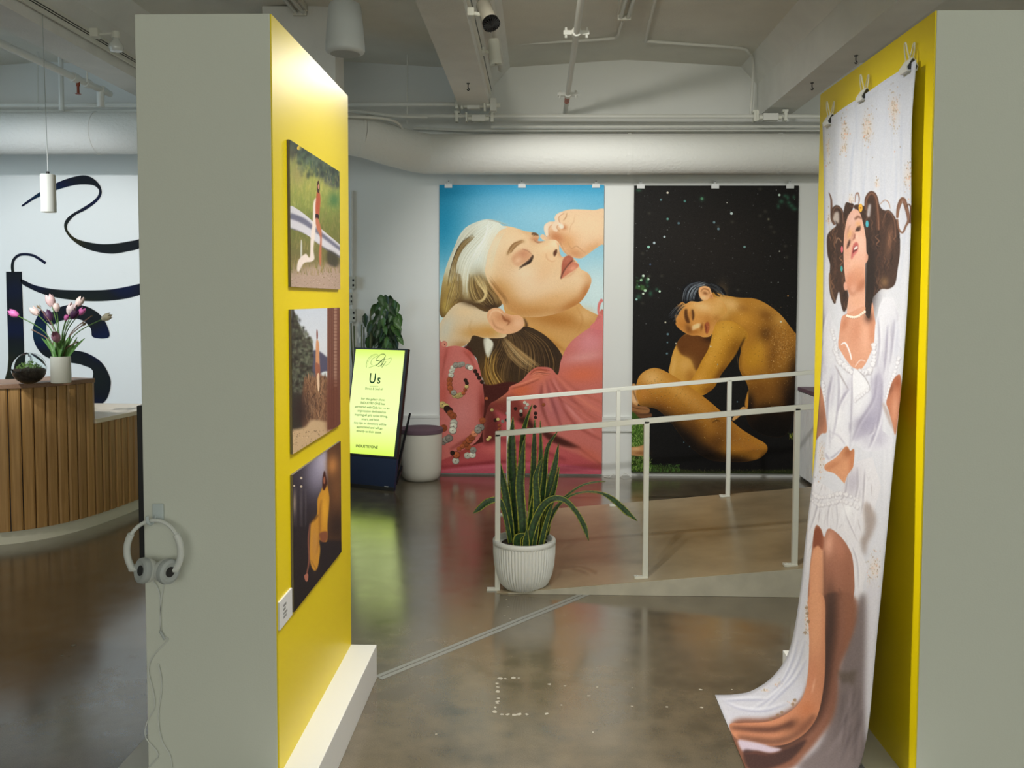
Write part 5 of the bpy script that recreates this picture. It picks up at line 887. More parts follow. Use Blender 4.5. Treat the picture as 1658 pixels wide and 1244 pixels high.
for a in (
    ([(228, 890), (212, 740), (190, 580), (165, 470), (150, 383)], [34, 46, 44, 30, 3], .0, -.02),
    ([(262, 885), (245, 700), (228, 500), (224, 330), (231, 180)], [34, 50, 56, 46, 3], .05, .06, (.2, -1, 0)),
    ([(275, 885), (268, 640), (275, 420), (288, 250), (333, 114)], [30, 40, 38, 30, 3], .03, .02, (-.5, -1, 0)),
    ([(284, 890), (280, 720), (268, 560), (275, 450), (293, 290)], [36, 50, 50, 44, 3], -.03, -.03),
    ([(318, 880), (328, 690), (338, 500), (343, 330), (347, 195)], [30, 38, 36, 26, 3], .04, .05),
    ([(312, 890), (330, 720), (358, 560), (378, 420), (376, 200)], [34, 48, 44, 30, 3], -.03, -.04, (.3, -1, 0)),
    ([(352, 885), (375, 690), (395, 520), (405, 400), (420, 330), (466, 260)], [30, 36, 34, 26, 22, 3], .02, .03, (-.3, -1, 0)),
    ([(362, 890), (395, 700), (430, 530), (455, 430), (472, 325)], [32, 40, 42, 32, 3], .05, .06),
    ([(372, 890), (400, 760), (432, 620), (455, 540), (476, 445)], [30, 34, 34, 24, 3], .01, .02, (-.4, -1, 0)),
    ([(335, 890), (350, 760), (358, 640), (352, 500), (385, 400)], [34, 44, 44, 32, 4], -.05, -.05),
    ([(225, 890), (202, 760), (178, 660), (150, 620), (95, 632), (50, 668), (20, 692)], [22, 26, 28, 30, 38, 30, 2], -.02, -.06, (0, -1, .5)),
    ([(378, 890), (405, 780), (455, 670), (520, 608), (600, 580), (690, 583), (760, 618), (830, 682), (890, 733)], [24, 26, 22, 12, 9, 12, 30, 34, 2], -.02, -.03, (0, -1, .4)),
    ([(370, 885), (412, 760), (470, 650), (520, 595), (590, 547), (660, 527), (722, 523)], [22, 24, 18, 14, 10, 10, 3], .03, .05, (0, -1, .4)),
    ([(310, 895), (335, 770), (385, 660), (445, 615), (510, 625), (570, 690), (610, 765), (632, 838)], [34, 42, 40, 34, 28, 26, 30, 2], -.06, -.08, (0, -1, .3)),
    ([(372, 895), (392, 800), (420, 700), (452, 612)], [28, 30, 24, 3], -.05, -.06),
    ([(258, 895), (252, 850), (260, 818), (300, 800)], [40, 46, 40, 6], -.08, -.09),
    ([(300, 895), (300, 840), (305, 780)], [40, 40, 6], -.09, -.09), ([(240, 890), (222, 800), (212, 700), (214, 520)], [34, 40, 36, 3], .03, .03), ([(395, 880), (420, 740), (425, 560)], [28, 26, 3], .07, .08)):
    snake_leaf(*a)
# ---------------------------------------------------------------- round planter stool by the wall
q = atZ(681, 778); t = thing('storage_pouf', 'round off-white pouf with a purple lid between sign and portrait print', 'pouf', (q.x, q.y+.04, 0))
b = BM(); lathe(b, [(.115, 0), (.135, .006), (.158, .035), (.168, .09), (.172, .2), (.176, .395)], 64); obj('body', b, mat('pouf_shell', (.66, .64, .56), .6), t, sm=True)
b = BM(); lathe(b, [(.178, .396), (.182, .399), (.182, .43), (.176, .434), (.002, .434)], 64); obj('lid', b, mat('purple_felt', (.14, .085, .115), .95, bump=.4, bscale=200), t, sm=True)
# ---------------------------------------------------------------- digital sign
SR, SL = Vector((-1.131, 6.817, 0)), Vector((-1.498, 6.962, 0)); ex = (SR-SL).normalized(); SWD = .50; nrm = Vector((ex.y, -ex.x, 0))   # towards the viewer
lean = .235; hh = 1.105; ez = (Vector((0, 0, hh))-nrm*lean).normalized(); sn = ex.cross(ez).normalized(); Ls = math.hypot(hh, lean); org = SR-ex*SWD
t = thing('digital_sign', 'leaning digital sign with a lit lime green screen on a navy base', 'sign', org)
SM = Matrix((( ex.x, ez.x, sn.x), (ex.y, ez.y, sn.y), (ex.z, ez.z, sn.z)))
S4 = SM.to_4x4()
if S4.to_3x3().col[2].dot(nrm) < 0: sn = -sn; S4 = Matrix(((ex.x, ez.x, sn.x), (ex.y, ez.y, sn.y), (ex.z, ez.z, sn.z))).to_4x4()
vb = .222*Ls                                                         # navy base height
b = BM(); bx(b, (0, .004, -.03), (SWD, vb, .0), S4); obj('base_panel', b, NAVY, t, bevel=.002)
b = BM(); bx(b, (0, 0, -.03), (SWD, .03, .002), S4); obj('base_rail', b, BLACK, t, bevel=.002)
b = BM(); bx(b, (0, vb, -.034), (SWD, Ls, .004), S4); obj('screen_bezel', b, BLACK, t, bevel=.003)
b = BM(); prism(b, [(0, 0), (.3, .17), (.3, .13), (.06, 0)], .02, lambda x, y, q: S4 @ Vector((SWD-.02+q, y*.9+.05, -.03-x*.25))); prism(b, [(0, 0), (.06, 0), (.5, 1)], .02, lambda x, y, q: S4 @ Vector((SWD-.03+q, y*.6+.03, -.02-x*.3))); obj('rear_stand', b, BLACK, t)
scr = bpy.data.materials.new('lit_screen'); scr.use_nodes = True; N, L = scr.node_tree.nodes, scr.node_tree.links; N.remove(N['Principled BSDF']); em = N.new('ShaderNodeEmission'); L.new(em.outputs[0], N['Material Output'].inputs[0])
tc = N.new('ShaderNodeUVMap'); sp = N.new('ShaderNodeSeparateXYZ'); L.new(tc.outputs[0], sp.inputs[0]); rp = N.new('ShaderNodeValToRGB'); e = rp.color_ramp.elements
e[0].position = 0; e[0].color = (*s2l((196, 224, 84)), 1); e[1].position = 1; e[1].color = (*s2l((198, 224, 100)), 1)
for p_, c_ in ((.1, (210, 231, 120)), (.3, (220, 236, 164)), (.6, (219, 235, 160)), (.9, (214, 233, 146))): k = e.new(p_); k.color = (*s2l(c_), 1)  # paler middle stops put the glare on the screen into its colour
L.new(sp.outputs[1], rp.inputs[0]); L.new(rp.outputs[0], em.inputs[0]); em.inputs[1].default_value = 1.32
b = BM(); u0, u1, v0, v1 = .012, SWD-.026, vb+.018, Ls-.014
uvl = b.loops.layers.uv.new('UVMap'); f = b.faces.new([b.verts.new(S4 @ Vector(p)) for p in ((u0, v0, .0052), (u1, v0, .0052), (u1, v1, .0052), (u0, v1, .0052))])
for lp, c_ in zip(f.loops, ((0, 0), (1, 0), (1, 1), (0, 1))): lp[uvl].uv = c_
screen = obj('screen', b, scr, t)
INK = mat('screen_ink', (.01, .10, .045), .5, spec=0); INK2 = mat('screen_ink_pale', (.16, .36, .10), .5, spec=0); INK3 = mat('screen_ink_faint', (.36, .50, .16), .5, spec=0)
def text(s, u, v, size, m, name='lettering', bold=0, sx=1):
    c = bpy.data.curves.new(name+'_curve', 'FONT'); c.body = s; c.size = size; c.align_x = 'CENTER'; c.align_y = 'CENTER'; c.offset = bold; c.resolution_u = 3; c.materials.append(m)
    q = bpy.data.objects.new('tmp', c); COL.objects.link(q); me = bpy.data.meshes.new_from_object(q.evaluated_get(bpy.context.evaluated_depsgraph_get())); bpy.data.objects.remove(q)
    if not me.materials: me.materials.append(m)
    o = bpy.data.objects.new(name, me); COL.objects.link(o); o.parent = screen
    o.matrix_local = S4 @ Matrix.Translation((u, v, .0062)) @ Matrix.Diagonal((sx, 1, 1, 1)); return o
uc = (u0+u1)/2; fr = lambda a: v1-(v1-v0)*a
text('U', uc-.040, fr(.282), .118, INK, 'title_lettering', .0014, .78); text('s', uc+.020, fr(.287), .104, INK, 'title_lettering', .0014, .85)
def script(pts, r, m):
    b = BM(); tube(b, [S4 @ Vector((uc+(x-402)*.00054, v1-(y-190)*.00054*1.02-.0, .0064)) for x, y in [(q.x, q.y) for q in smooth([(x, y, 0) for x, y in pts], n=5)]], r, 4); o = obj('script_stroke', b, m, screen)
script([(360, 425), (400, 400), (450, 350), (495, 310), (505, 270), (470, 250), (420, 262), (380, 300), (350, 340), (370, 355), (420, 345)], .0026, INK)
script([(440, 345), (465, 370), (455, 410), (420, 435), (395, 435)], .0022, INK); script([(500, 330), (470, 400), (440, 435)], .0019, INK); script([(530, 360), (490, 420), (465, 450)], .0022, INK)
script([(200, 460), (190, 400), (215, 330), (270, 280), (340, 258), (380, 275), (330, 300), (280, 340), (270, 400), (300, 420)], .0014, INK2); script([(240, 465), (300, 440), (380, 410), (440, 350), (500, 330), (560, 320), (610, 305), (615, 340), (570, 400), (520, 425)], .0014, INK2); script([(215, 430), (215, 380), (260, 310), (330, 275)], .0008, INK3)
text('presented by', uc-.018, fr(.352), .015, INK3); text('Direct & Soul of', uc-.018, fr(.378), .025, INK2, bold=.0003)
for i, s in enumerate(('For this gallery show,', 'INDUSTRY ONE has', 'partnered with Girls Inc. — an', 'organization dedicated to', 'inspiring all girls to be strong,', 'smart, and bold.', 'Any tips or donations will be', 'appreciated and will go', 'directly to their cause.')):
    text(s, uc-.014-i*.0008, fr(.478+i*.0385), .026, INK2, bold=.0003)
text('INDUSTRYONE', uc-.026, fr(.928), .030, INK, 'footer_lettering', .0008)
b = BM(); bx(b, (SWD-.085, .028, .0), (SWD-.05, .036, .003), S4); obj('badge', b, mat('badge_grey', (.4, .42, .45), .4), t)
# ---------------------------------------------------------------- potted plant behind the sign
t = thing('potted_plant', 'leafy green potted plant standing behind the lit sign', 'plant', (-1.47, 7.30, 0))
b = BM(); lathe(b, [(.10, 0), (.12, .01), (.145, .3), (.15, .32), (.135, .32), (.13, .29), (.02, .285)], 40); obj('pot', b, mat('grey_pot', (.4, .4, .38), .6), t, sm=True)
LEAFM = [leaf_mat('leaf_dark', (.012, .038, .010), (.016, .045, .012), False), leaf_mat('leaf_mid', (.03, .085, .018), (.035, .09, .02), False), leaf_mat('leaf_light', (.055, .13, .028), (.06, .13, .03), False)]
R = random.Random(4); b = BM()
for k in range(7): a = R.uniform(0, 6.3); tube(b, smooth([(0, 0, .28), (.03*math.cos(a), .03*math.sin(a), .6), (.08*math.cos(a), .05*math.sin(a), 1.0), (.09*math.cos(a), .05*math.sin(a), 1.25+R.uniform(0, .2))], n=4), .006, 6)
obj('stem', b, mat('plant_stem', (.10, .12, .05), .7), t)
LV = [(530, 520, 1), (580, 520, 0), (625, 530, 0), (465, 575, 1), (520, 540, 2), (700, 590, 1), (740, 620, 2), (650, 580, 1), (410, 640, 1), (600, 600, 1), (540, 650, 2), (620, 650, 0), (680, 660, 0), (430, 780, 0), (480, 720, 1), (560, 720, 1), (600, 700, 0), (660, 720, 1), (720, 780, 2), (760, 780, 2), (540, 820, 2), (590, 800, 0), (640, 830, 0), (280, 790, 0), (360, 870, 1), (345, 920, 0), (390, 890, 0), (430, 960, 1), (470, 900, 0), (510, 950, 0), (560, 930, 2), (620, 920, 1), (690, 880, 0), (750, 870, 2), (770, 920, 1), (740, 980, 1), (720, 930, 2), (770, 1030, 1), (780, 1090, 2), (650, 980, 0), (600, 1010, 0), (530, 1030, 1), (480, 1040, 0), (420, 1040, 1), (380, 1020, 1), (370, 1090, 0), (330, 1110, 1), (450, 1100, 0), (520, 1120, 1), (580, 1110, 2), (630, 1090, 0), (680, 1110, 1), (720, 1120, 0), (400, 1130, 1), (560, 1180, 1), (480, 1190, 0), (650, 1190, 1), (710, 1200, 0), (350, 1180, 0), (600, 870, 1), (500, 850, 1), (470, 980, 0), (690, 1030, 0)]
for i, (x, y, c) in enumerate(LV):
    p = atY(560+x/8.883, 430+y/8.883, 7.30+R.uniform(-.14, .12))-t.location; l = R.uniform(.085, .125); w = l*R.uniform(.5, .62); a = R.uniform(-.5, .5)+(x-560)/900; o = Vector((math.sin(a), R.uniform(-.35, .1), -math.cos(a)))*l
    sd = Vector((R.uniform(-.3, .3), R.uniform(-.6, .2), .2)) * .02
    obj('leaf', blade([p-o*.5, p-o*.22+sd, p+o*.1+sd, p+o*.5], [.004, w*.9, w*.8, .002], fold=.3, face=Vector((R.uniform(-.7, .7), -1, R.uniform(0, .6)))), LEAFM[c], t, sm=True)
# ---------------------------------------------------------------- ribbed white cabinet at the right wall
t = thing('ribbed_cabinet', 'white ribbed cabinet with a purple top against the back wall at right', 'cabinet', (2.6, 6.95, 0))
b = BM(); bx(b, (-.385, -.545, .02), (.4, .54, .745)); obj('carcass', b, PLIN, t)
rb = BM(); bx(rb, (-.014, -.012, .03), (0, .012, .735)); ro = obj('rib', rb, PLIN, t, bevel=.003); ro.location = (-.385, .52, 0)
for k in range(1, 34): c = ro.copy(); COL.objects.link(c); c.parent = t; c.location = (-.385, .52-k*.0318, 0)
b = BM(); bx(b, (-.41, -.56, .745), (.41, .55, .775)); obj('top', b, mat('purple_laminate', (.17, .105, .14), .6), t, bevel=.002)
b = BM(); bx(b, (-.37, -.53, 0), (.39, .53, .02)); obj('plinth_base', b, BLACK, t)
# ---------------------------------------------------------------- air duct along the back
t = thing('air_duct', 'large white wrapped air duct running along the back wall below the ceiling', 'duct', (0, 7.2, 2.675))
dp = smooth([(-7.4, 6.8, 2.775), (-3.41, 6.8, 2.775), (-1.75, 6.8, 2.775), (-1.42, 6.84, 2.765), (-1.17, 7.02, 2.715), (-.95, 7.17, 2.68), (-.7, 7.2, 2.675), (.72, 7.2, 2.675), (1.92, 7.2, 2.675), (5.4, 7.2, 2.675)], n=8)
cuts = [0, 8, 16, 25, 48, 56, 64, 72]
for a, c in zip(cuts, cuts[1:]):
    seg = [p-t.location for p in dp[a:c+1]]
    if len(seg) < 2: continue
    b = BM(); tube(b, seg, .160, 40); obj('duct_section', b, DUCTM, t, sm=True)
    b = BM(); d = (seg[-1]-seg[-2]).normalized(); tube(b, [seg[-1]-d*.012, seg[-1]+d*.012], .1635, 40); obj('duct_band', b, DUCTM, t, sm=True)
def run(name, pts, r, label, cat='conduit', n=8, m=PIPE):
    o0 = Vector(pts[0]); b = BM(); tube(b, [Vector(p)-o0 for p in pts], r, n); return tag(obj(name, b, m, sm=True, loc=o0), label, cat)
zy = lambda y, Y: atY(1000, y, Y).z
run('wall_conduit', [(-7.4, 7.10, zy(168, 7.1)), (-.62, 7.10, zy(168, 7.1))], .0165, 'upper white conduit left of the centre beam, above the duct')
run('wall_conduit', [(-7.4, 7.2, zy(187, 7.2)), (-1.5, 7.2, zy(187, 7.2)), (5.4, 7.2, zy(191, 7.2))], .0165, 'long white conduit passing just under the ceiling beams')
run('wall_conduit', [(-.40, 7.34, zy(205.5, 7.34)), (5.4, 7.34, zy(205.5, 7.34))], .012, 'thin white conduit below the long one, right of centre beam')
run('wall_conduit', [(-1.05, 7.42, zy(207, 7.42)), (-.6, 7.42, zy(211, 7.42)), (5.4, 7.42, zy(211.5, 7.42))], .0115, 'lowest thin white conduit just above the duct')
run('sprinkler_main', [(-7.4, 6.95, zy(182, 6.95)), (-1.9, 6.95, zy(182, 6.95))], .03, 'thick white pipe over the duct above the lettered wall', 'pipe', 14)
run('wall_conduit', smooth([(-1.75, 7.0, zy(177, 7)), (-1.45, 7.0, zy(179, 7)), (-1.15, 7.08, zy(187.5, 7.08)), (-.9, 7.13, zy(189, 7.13))], n=5), .013, 'short slanting white conduit beside the yellow panel top')
run('wall_conduit', smooth([atY(540, 188, 6.6), atY(600, 190, 6.65), atY(632, 194, 6.75), atY(646, 201, 6.9), atY(653, 211, 7.0)], n=5), .011, 'curved white conduit bending down behind the duct elbow')
run('duct_cable', smooth([atY(x, y, 7.25) for x, y in ((570, 207), (640, 214), (720, 219), (800, 217), (900, 219), (1000, 216.5), (1150, 217), (1330, 216))], n=4), .005, 'thin dark cable lying on top of the duct', 'cable', 6, mat('grey_cable', (.2, .2, .18), .6))
def jbox(x, y, Y, w, h, label):
    p = atY(x, y, Y); t = thing('junction_box', label, 'junction box', p)
    b = BM(); bx(b, (-w/2, -.03, -h/2), (w/2, .03, h/2)); obj('box', b, PIPE, t, bevel=.003)
    for s in (-1, 1): b = BM(); tube(b, [(s*w/2, 0, 0), (s*(w/2+.03), 0, 0)], .019, 10); obj('connector', b, STEELW, t, sm=True)
    b = BM(); bx(b, (-w/2-.05, -.022, -h/2+.0), (-w/2-.035, .022, h*.9)); obj('strap', b, STEELW, t)
jbox(767, 171, 7.08, .10, .06, 'junction box where the upper conduit meets the centre beam'); jbox(775, 192, 7.18, .11, .05, 'junction box under the centre beam on the long conduit'); jbox(1247, 190, 7.18, .12, .055, 'junction box under the right beam on the long conduit'); jbox(799, 170, 7.0, .05, .10, 'upright junction box at the end of the lighting track')
for x, y, Y, lab in ((740, 190, 7.2, 'pipe strap left of the centre beam'), (797, 190, 7.2, 'pipe strap right of the centre beam'), (1222, 189, 7.2, 'pipe strap left of the right beam'), (1271, 188, 7.2, 'pipe strap right of the right beam'), (740, 168, 7.1, 'pipe strap on the upper conduit end')):
    p = atY(x, y, Y); b = BM(); bx(b, (-.012, -.03, -.04), (.012, .03, .045)); bx(b, (-.022, -.02, .03), (.022, .02, .05)); tag(obj('pipe_strap', b, STEELW, loc=p, bevel=.002), lab, 'bracket', 'pipe straps under the beams')
# sprinkler branch pipe
t = thing('sprinkler_pipe', 'white sprinkler pipe running towards the back wall between two beams', 'pipe', (.21, 7.5, 3.05))
b = BM(); tube(b, [(0, -9, 0), (0, -.02, 0)], .0185, 14); obj('pipe', b, PIPE, t, sm=True)
for yy in (-2.28, -.75):
    b = BM(); tube(b, [(0, yy-.03, 0), (0, yy+.03, 0)], .028, 14); bx(b, (-.075, yy-.012, -.012), (.075, yy+.012, .012)); [tube(b, [(s*.06, yy, -.03), (s*.06, yy, .03)], .008, 8) for s in (-1, 1)]; obj('coupling', b, PIPE, t, sm=True)
b = BM(); tube(b, [(0, -.70, 0), (0, -.50, 0)], .0195, 14); obj('red_label', b, mat('pipe_label', (.5, .2, .15), .6, var=.6, vscale=60), t, sm=True)
t = thing('sprinkler_pipe', 'grey-blue sprinkler pipe slanting under the ceiling above the lettered wall', 'pipe', (-3.2, 6.6, 3.02))
b = BM(); pA, pB = atZ(-60, 42, 3.05), atZ(178, 152, 3.05); tube(b, [pA-t.location, pB-t.location], .024, 12); obj('pipe', b, PIPE, t, sm=True)
for f in (.70, .80, .93): q = pA.lerp(pB, f)-t.location; d = (pB-pA).normalized()*.03; b = BM(); tube(b, [q-d, q+d], .033, 12); obj('coupling', b, PIPE, t, sm=True)
q = pA.lerp(pB, .73)-t.location; b = BM(); tube(b, [q, q-Vector((0, 0, .05))], .014, 8); tube(b, [q-Vector((0, 0, .05)), q-Vector((0, 0, .10))], .009, 8); lathe(b, [(.003, -.108), (.02, -.106), (.02, -.103), (.003, -.10)], 12, mat=Matrix.Translation(q)); obj('sprinkler_head', b, mat('red_brass', (.25, .06, .03), .4, .5), t, sm=True)
q = pB-t.location; b = BM(); tube(b, [q-(pB-pA).normalized()*.14, q-(pB-pA).normalized()*.14-Vector((0, 0, .13))], .026, 10); obj('drop_pipe', b, PIPE, t, sm=True)
run('hanger_rod', [atY(98, 85, 6.9), atY(100, 180, 6.9)], .02, 'vertical white pipe above the lettered wall', 'pipe')
run('hanger_rod', [atY(61, 60, 7.2), atY(61, 178, 7.2)], .005, 'thin hanger rod left of the pendant cord', 'rod'); run('hanger_rod', [atY(660, 70, 7.2), atY(659, 200, 7.2)], .006, 'thin hanger rod above the duct elbow', 'rod'); run('hanger_rod', [Vector((atY(141, 105, 6.0).x, 6.0, 3.46)), atY(141, 133, 6.0)], .006, 'short hanger rod holding the slanting sprinkler pipe', 'rod')
# conduits on the slab
zs = 3.47
run('ceiling_conduit', smooth([atZ(800, 98, 3.36), atZ(808, 82, 3.43), atZ(820, 73, 3.46), atZ(900, 68, zs), atZ(985, 63, 3.48), atZ(1000, 58, 3.48), atZ(1004, 45, 3.48), atZ(1008, 34, 3.48)], n=4), .011, 'thin conduit on the ceiling joining beam and strip light')
run('ceiling_conduit', smooth([atZ(1066, -20, 3.48), atZ(1046, 62, 3.48), atZ(1052, 67, 3.48), atZ(1120, 72, zs), atZ(1198, 78, 3.45), atZ(1212, 86, 3.42), atY(1219, 98, 7.2), atY(1218, 140, 7.3), atY(1215, 188, 7.3)], n=4), .0115, 'long conduit crossing the ceiling and dropping beside the right beam')
def strip(x, y, label, L=3.0):
    p = atZ(x, y, 3.44); t = thing('strip_light', label, 'ceiling light', p)
    b = BM(); bx(b, (-.05, -L, .02), (.05, 0, .06)); obj('housing', b, CEIL, t, bevel=.003)
    for s in (-.025, .025): b = BM(); tube(b, [(s, -L+.03, .005), (s, -.03, .005)], .014, 10); obj('fluorescent_tube', b, mat('tube_off', (.62, .64, .6), .3), t, sm=True)
    b = BM(); bx(b, (-.045, -.04, -.012), (.045, -.01, .03)); obj('end_socket', b, CEIL, t, bevel=.002)
strip(1010, 32, 'unlit strip light on the ceiling right of the sprinkler pipe'); strip(487, 24, 'unlit strip light on the ceiling above the left partition')
for x_, y_, lab in ((758, 138, 'small dark hook under the centre beam'), (1315, 137, 'small dark hook under the right beam, further from the camera'), (1386, 93, 'small dark fixing under the right beam, nearer the camera')):
    q = atZ(x_, y_-3, 3.034); t = thing('beam_hook', lab, 'hook', q); b = BM(); lathe(b, [(.012, 0), (.012, -.004), (.002, -.006)], 12); obj('base_plate', b, DKMET, t); b = BM(); tube(b, smooth([(0, 0, -.003), (0, 0, -.03), (.008, 0, -.042), (.0, 0, -.05), (-.008, 0, -.042)], n=4), .0035, 6); obj('hook', b, DKMET, t, sm=True)
# pendant speaker
p = atY(559, 90, 5.0); t = thing('pendant_speaker', 'white tapered pendant speaker hanging above the yellow panel', 'speaker', (p.x, 5.0, p.z+.008))
b = BM(); lathe(b, [(.085, 0), (.103, .008), (.110, .022), (.109, .05), (.100, .16), (.089, .262), (.083, .275), (.01, .278)], 48); obj('body', b, mat('speaker_white', (.66, .69, .68), .5), t, sm=True)
b = BM(); lathe(b, [(.0, -.001), (.082, -.001), (.084, .002), (.0, .003)], 40); obj('grille', b, mat('speaker_grille', (.5, .52, .5), .7, bump=.6, bscale=500), t)
b = BM(); tube(b, [(0, 0, .27), (.0, 0, .60)], .004, 6); tube(b, [(.014, 0, .27), (.01, 0, .60)], .0025, 6); obj('cable', b, BLACK, t)
# lighting track on the centre beam
def track(x, z, y0, y1, label):
    t = thing('lighting_track', label, 'lighting track', (x, y1, z)); b = BM(); bx(b, (-.018, y0-y1, -.035), (.0, 0, .035)); obj('rail', b, STEELW, t, bevel=.002)
    b = BM(); bx(b, (0, y0-y1, -.010), (.0015, 0, -.004)); bx(b, (0, y0-y1, .004), (.0015, 0, .010)); obj('contact_slot', b, DKMET, t)
    return t
track(-.378, 3.13, 2.0, 6.95, 'white lighting track along the right side of the centre beam'); track(-2.78, 3.13, 1.0, 6.6, 'white lighting track along the left beam beside the partition')
run('ceiling_conduit', [(-.30, 2.0, 3.30), (-.30, 7.0, 3.30)], .026, 'thick white conduit above the track beside the centre beam', n=12)
def head_light(px, py, Y, dirv, label, finned, col):
    p = atY(px, py, Y); t = thing('track_light', label, 'spotlight', p); d = Vector(dirv).normalized(); q = d.to_track_quat('Z', 'Y').to_matrix().to_4x4()
    b = BM(); lathe(b, [(.03, -.085), (.038, -.075), (.040, .045), (.040, .05)], 28, mat=q); obj('housing', b, col, t, sm=True)
    LB = mat('louvre_black', (.006, .006, .006), .85, spec=.1) if finned else STEELW; R0 = .046 if finned else .041
    b = BM(); lathe(b, [(.038, .048), (R0-.003, .050), (R0, .075), (R0-.002, .077), (.002, .060)], 40, mat=q); obj('louvre', b, LB, t, sm=False)
    b = BM(); [bx(b, (.006, -.0007, .062), (R0-.001, .0007, .082), q @ Matrix.Rotation(2*math.pi*k/20, 4, 'Z')) for k in range(20)]; obj('louvre_fins', b, mat('louvre_fin', (.03, .03, .03), .5) if finned else STEELW, t)
    b = BM(); tube(b, [(-.075, 0, .01), (-.03, 0, 0)], .010, 10); bx(b, (-.10, -.035, -.012), (-.066, .035, .028)); obj('track_adapter', b, STEELW, t)
head_light(789, 24, 4.62, (.34, -.5, -.85), 'track spotlight with a black ribbed louvre on the centre beam', True, mat('tan_enamel', (.46, .43, .36), .45)); head_light(801, 85, 5.85, (.12, .1, -1), 'all-white track spotlight further along the centre beam', False, STEELW)
p = atY(188, 74, 5.5); t = thing('track_light', 'bare reflector bulb in a holder on the left beam track', 'spotlight', p)
b = BM(); lathe(b, [(.012, .09), (.024, .085), (.026, .055), (.024, .045)], 24); obj('lamp_holder', b, STEELW, t, sm=True)
b = BM(); lathe(b, [(.018, .045), (.022, .03), (.042, .005), (.045, -.015), (.036, -.034), (.002, -.042)], 32); obj('reflector_bulb', b, mat('frosted_bulb', (.66, .68, .64), .15, coat=.5), t, sm=True)
b = BM(); tube(b, [(-.12, 0, .07), (0, 0, .075)], .008, 8); bx(b, (-2.78-p.x, -.03, .05), (-.10, .03, .10)); obj('track_adapter', b, STEELW, t)
# ---------------------------------------------------------------- painted lettering on the reception wall
LM = mat('lettering_paint', (.02, .03, .05), .7, spec=.15); N, L = LM.node_tree.nodes, LM.node_tree.links; tc = N.new('ShaderNodeTexCoord'); n_ = N.new('ShaderNodeTexNoise'); n_.inputs['Scale'].default_value = 1.7; n_.inputs['Detail'].default_value = 1; L.new(tc.outputs['Object'], n_.inputs['Vector']); r_ = N.new('ShaderNodeValToRGB'); e = r_.color_ramp.elements
e[0].position = .30; e[0].color = (.002, .028, .05, 1); e[1].position = .72; e[1].color = (.026, .022, .004, 1)
for p_, c_ in ((.42, (.003, .007, .035)), (.5, (.006, .008, .012)), (.6, (.008, .012, .010))): k = e.new(p_); k.color = (*c_, 1)
L.new(n_.outputs['Fac'], r_.inputs[0]); L.new(r_.outputs[0], N['Principled BSDF'].inputs['Base Color'])
def letter(poly, o3, label, sm=True, name='painted_letter'):
    ox, oy, k = o3; q = smooth([(x, y, 0) for x, y in poly], True, 5) if sm else [Vector((x, y, 0)) for x, y in poly]
    P = [atY(ox+v.x/k, oy+v.y/k, YB-.002) for v in q]; c = sum(P, Vector())/len(P); c.y = YB-.002
    b = BM(); f0 = [b.verts.new(p-c) for p in P]; f = b.faces.new(f0); r = bmesh.ops.extrude_face_region(b, geom=[f]); bmesh.ops.translate(b, verts=[v for v in r['geom'] if isinstance(v, bmesh.types.BMVert)], vec=(0, -.004, 0)); bmesh.ops.triangulate(b, faces=[g for g in b.faces if len(g.verts) > 4])
    return tag(obj(name, b, LM, loc=c), label, 'lettering')
C2, C3 = (0, 260, 6.222), (0, 400, 4.443)
letter([(222, 450), (300, 390), (420, 308), (560, 232), (700, 178), (840, 150), (930, 175), (1000, 240), (1025, 310), (1010, 370), (960, 430), (860, 500), (760, 550), (700, 610), (675, 660), (685, 710), (740, 770), (830, 810), (1000, 840), (1150, 838), (1300, 815), (1405, 792), (1600, 720), (1720, 640), (1740, 670), (1620, 790), (1405, 885), (1300, 912), (1150, 938), (1000, 925), (850, 880), (740, 810), (670, 730), (648, 660), (665, 600), (720, 545), (830, 480), (930, 415), (985, 360), (1000, 310), (985, 280), (940, 250), (850, 240), (740, 250), (570, 298), (420, 355), (330, 400), (235, 460)], C2, 'large dark script flourish painted at the top of the reception wall')
q = smooth([(130, 1125, 0), (125, 1060, 0), (140, 1000, 0), (190, 955, 0), (260, 945, 0), (340, 960, 0), (410, 1000, 0), (460, 1035, 0)], n=5); A, B = [], []
for i, p in enumerate(q): d = (q[min(i+1, len(q)-1)]-q[max(i-1, 0)]).normalized(); A.append((p.x-d.y*13, p.y+d.x*13)); B.append((p.x+d.y*13, p.y-d.x*13))
letter(A+B[::-1], C2, 'small blue hook stroke painted above the tall letter stem', False)
letter([(45, 178), (157, 178), (158, 235), (164, 420), (172, 700), (178, 860), (190, 920), (215, 965), (220, 1010), (20, 1010), (35, 955), (55, 890), (62, 800), (58, 600), (50, 380)], C3, 'tall dark letter stem painted on the wall behind the terrarium', False)
letter([(157, 233), (250, 275), (400, 305), (600, 312), (800, 305), (1005, 265), (1150, 220), (1260, 150), (1275, 175), (1160, 280), (1005, 345), (850, 380), (650, 390), (450, 372), (300, 335), (200, 290), (160, 264)], C3, 'sweeping dark swash painted from the letter stem to the partition')
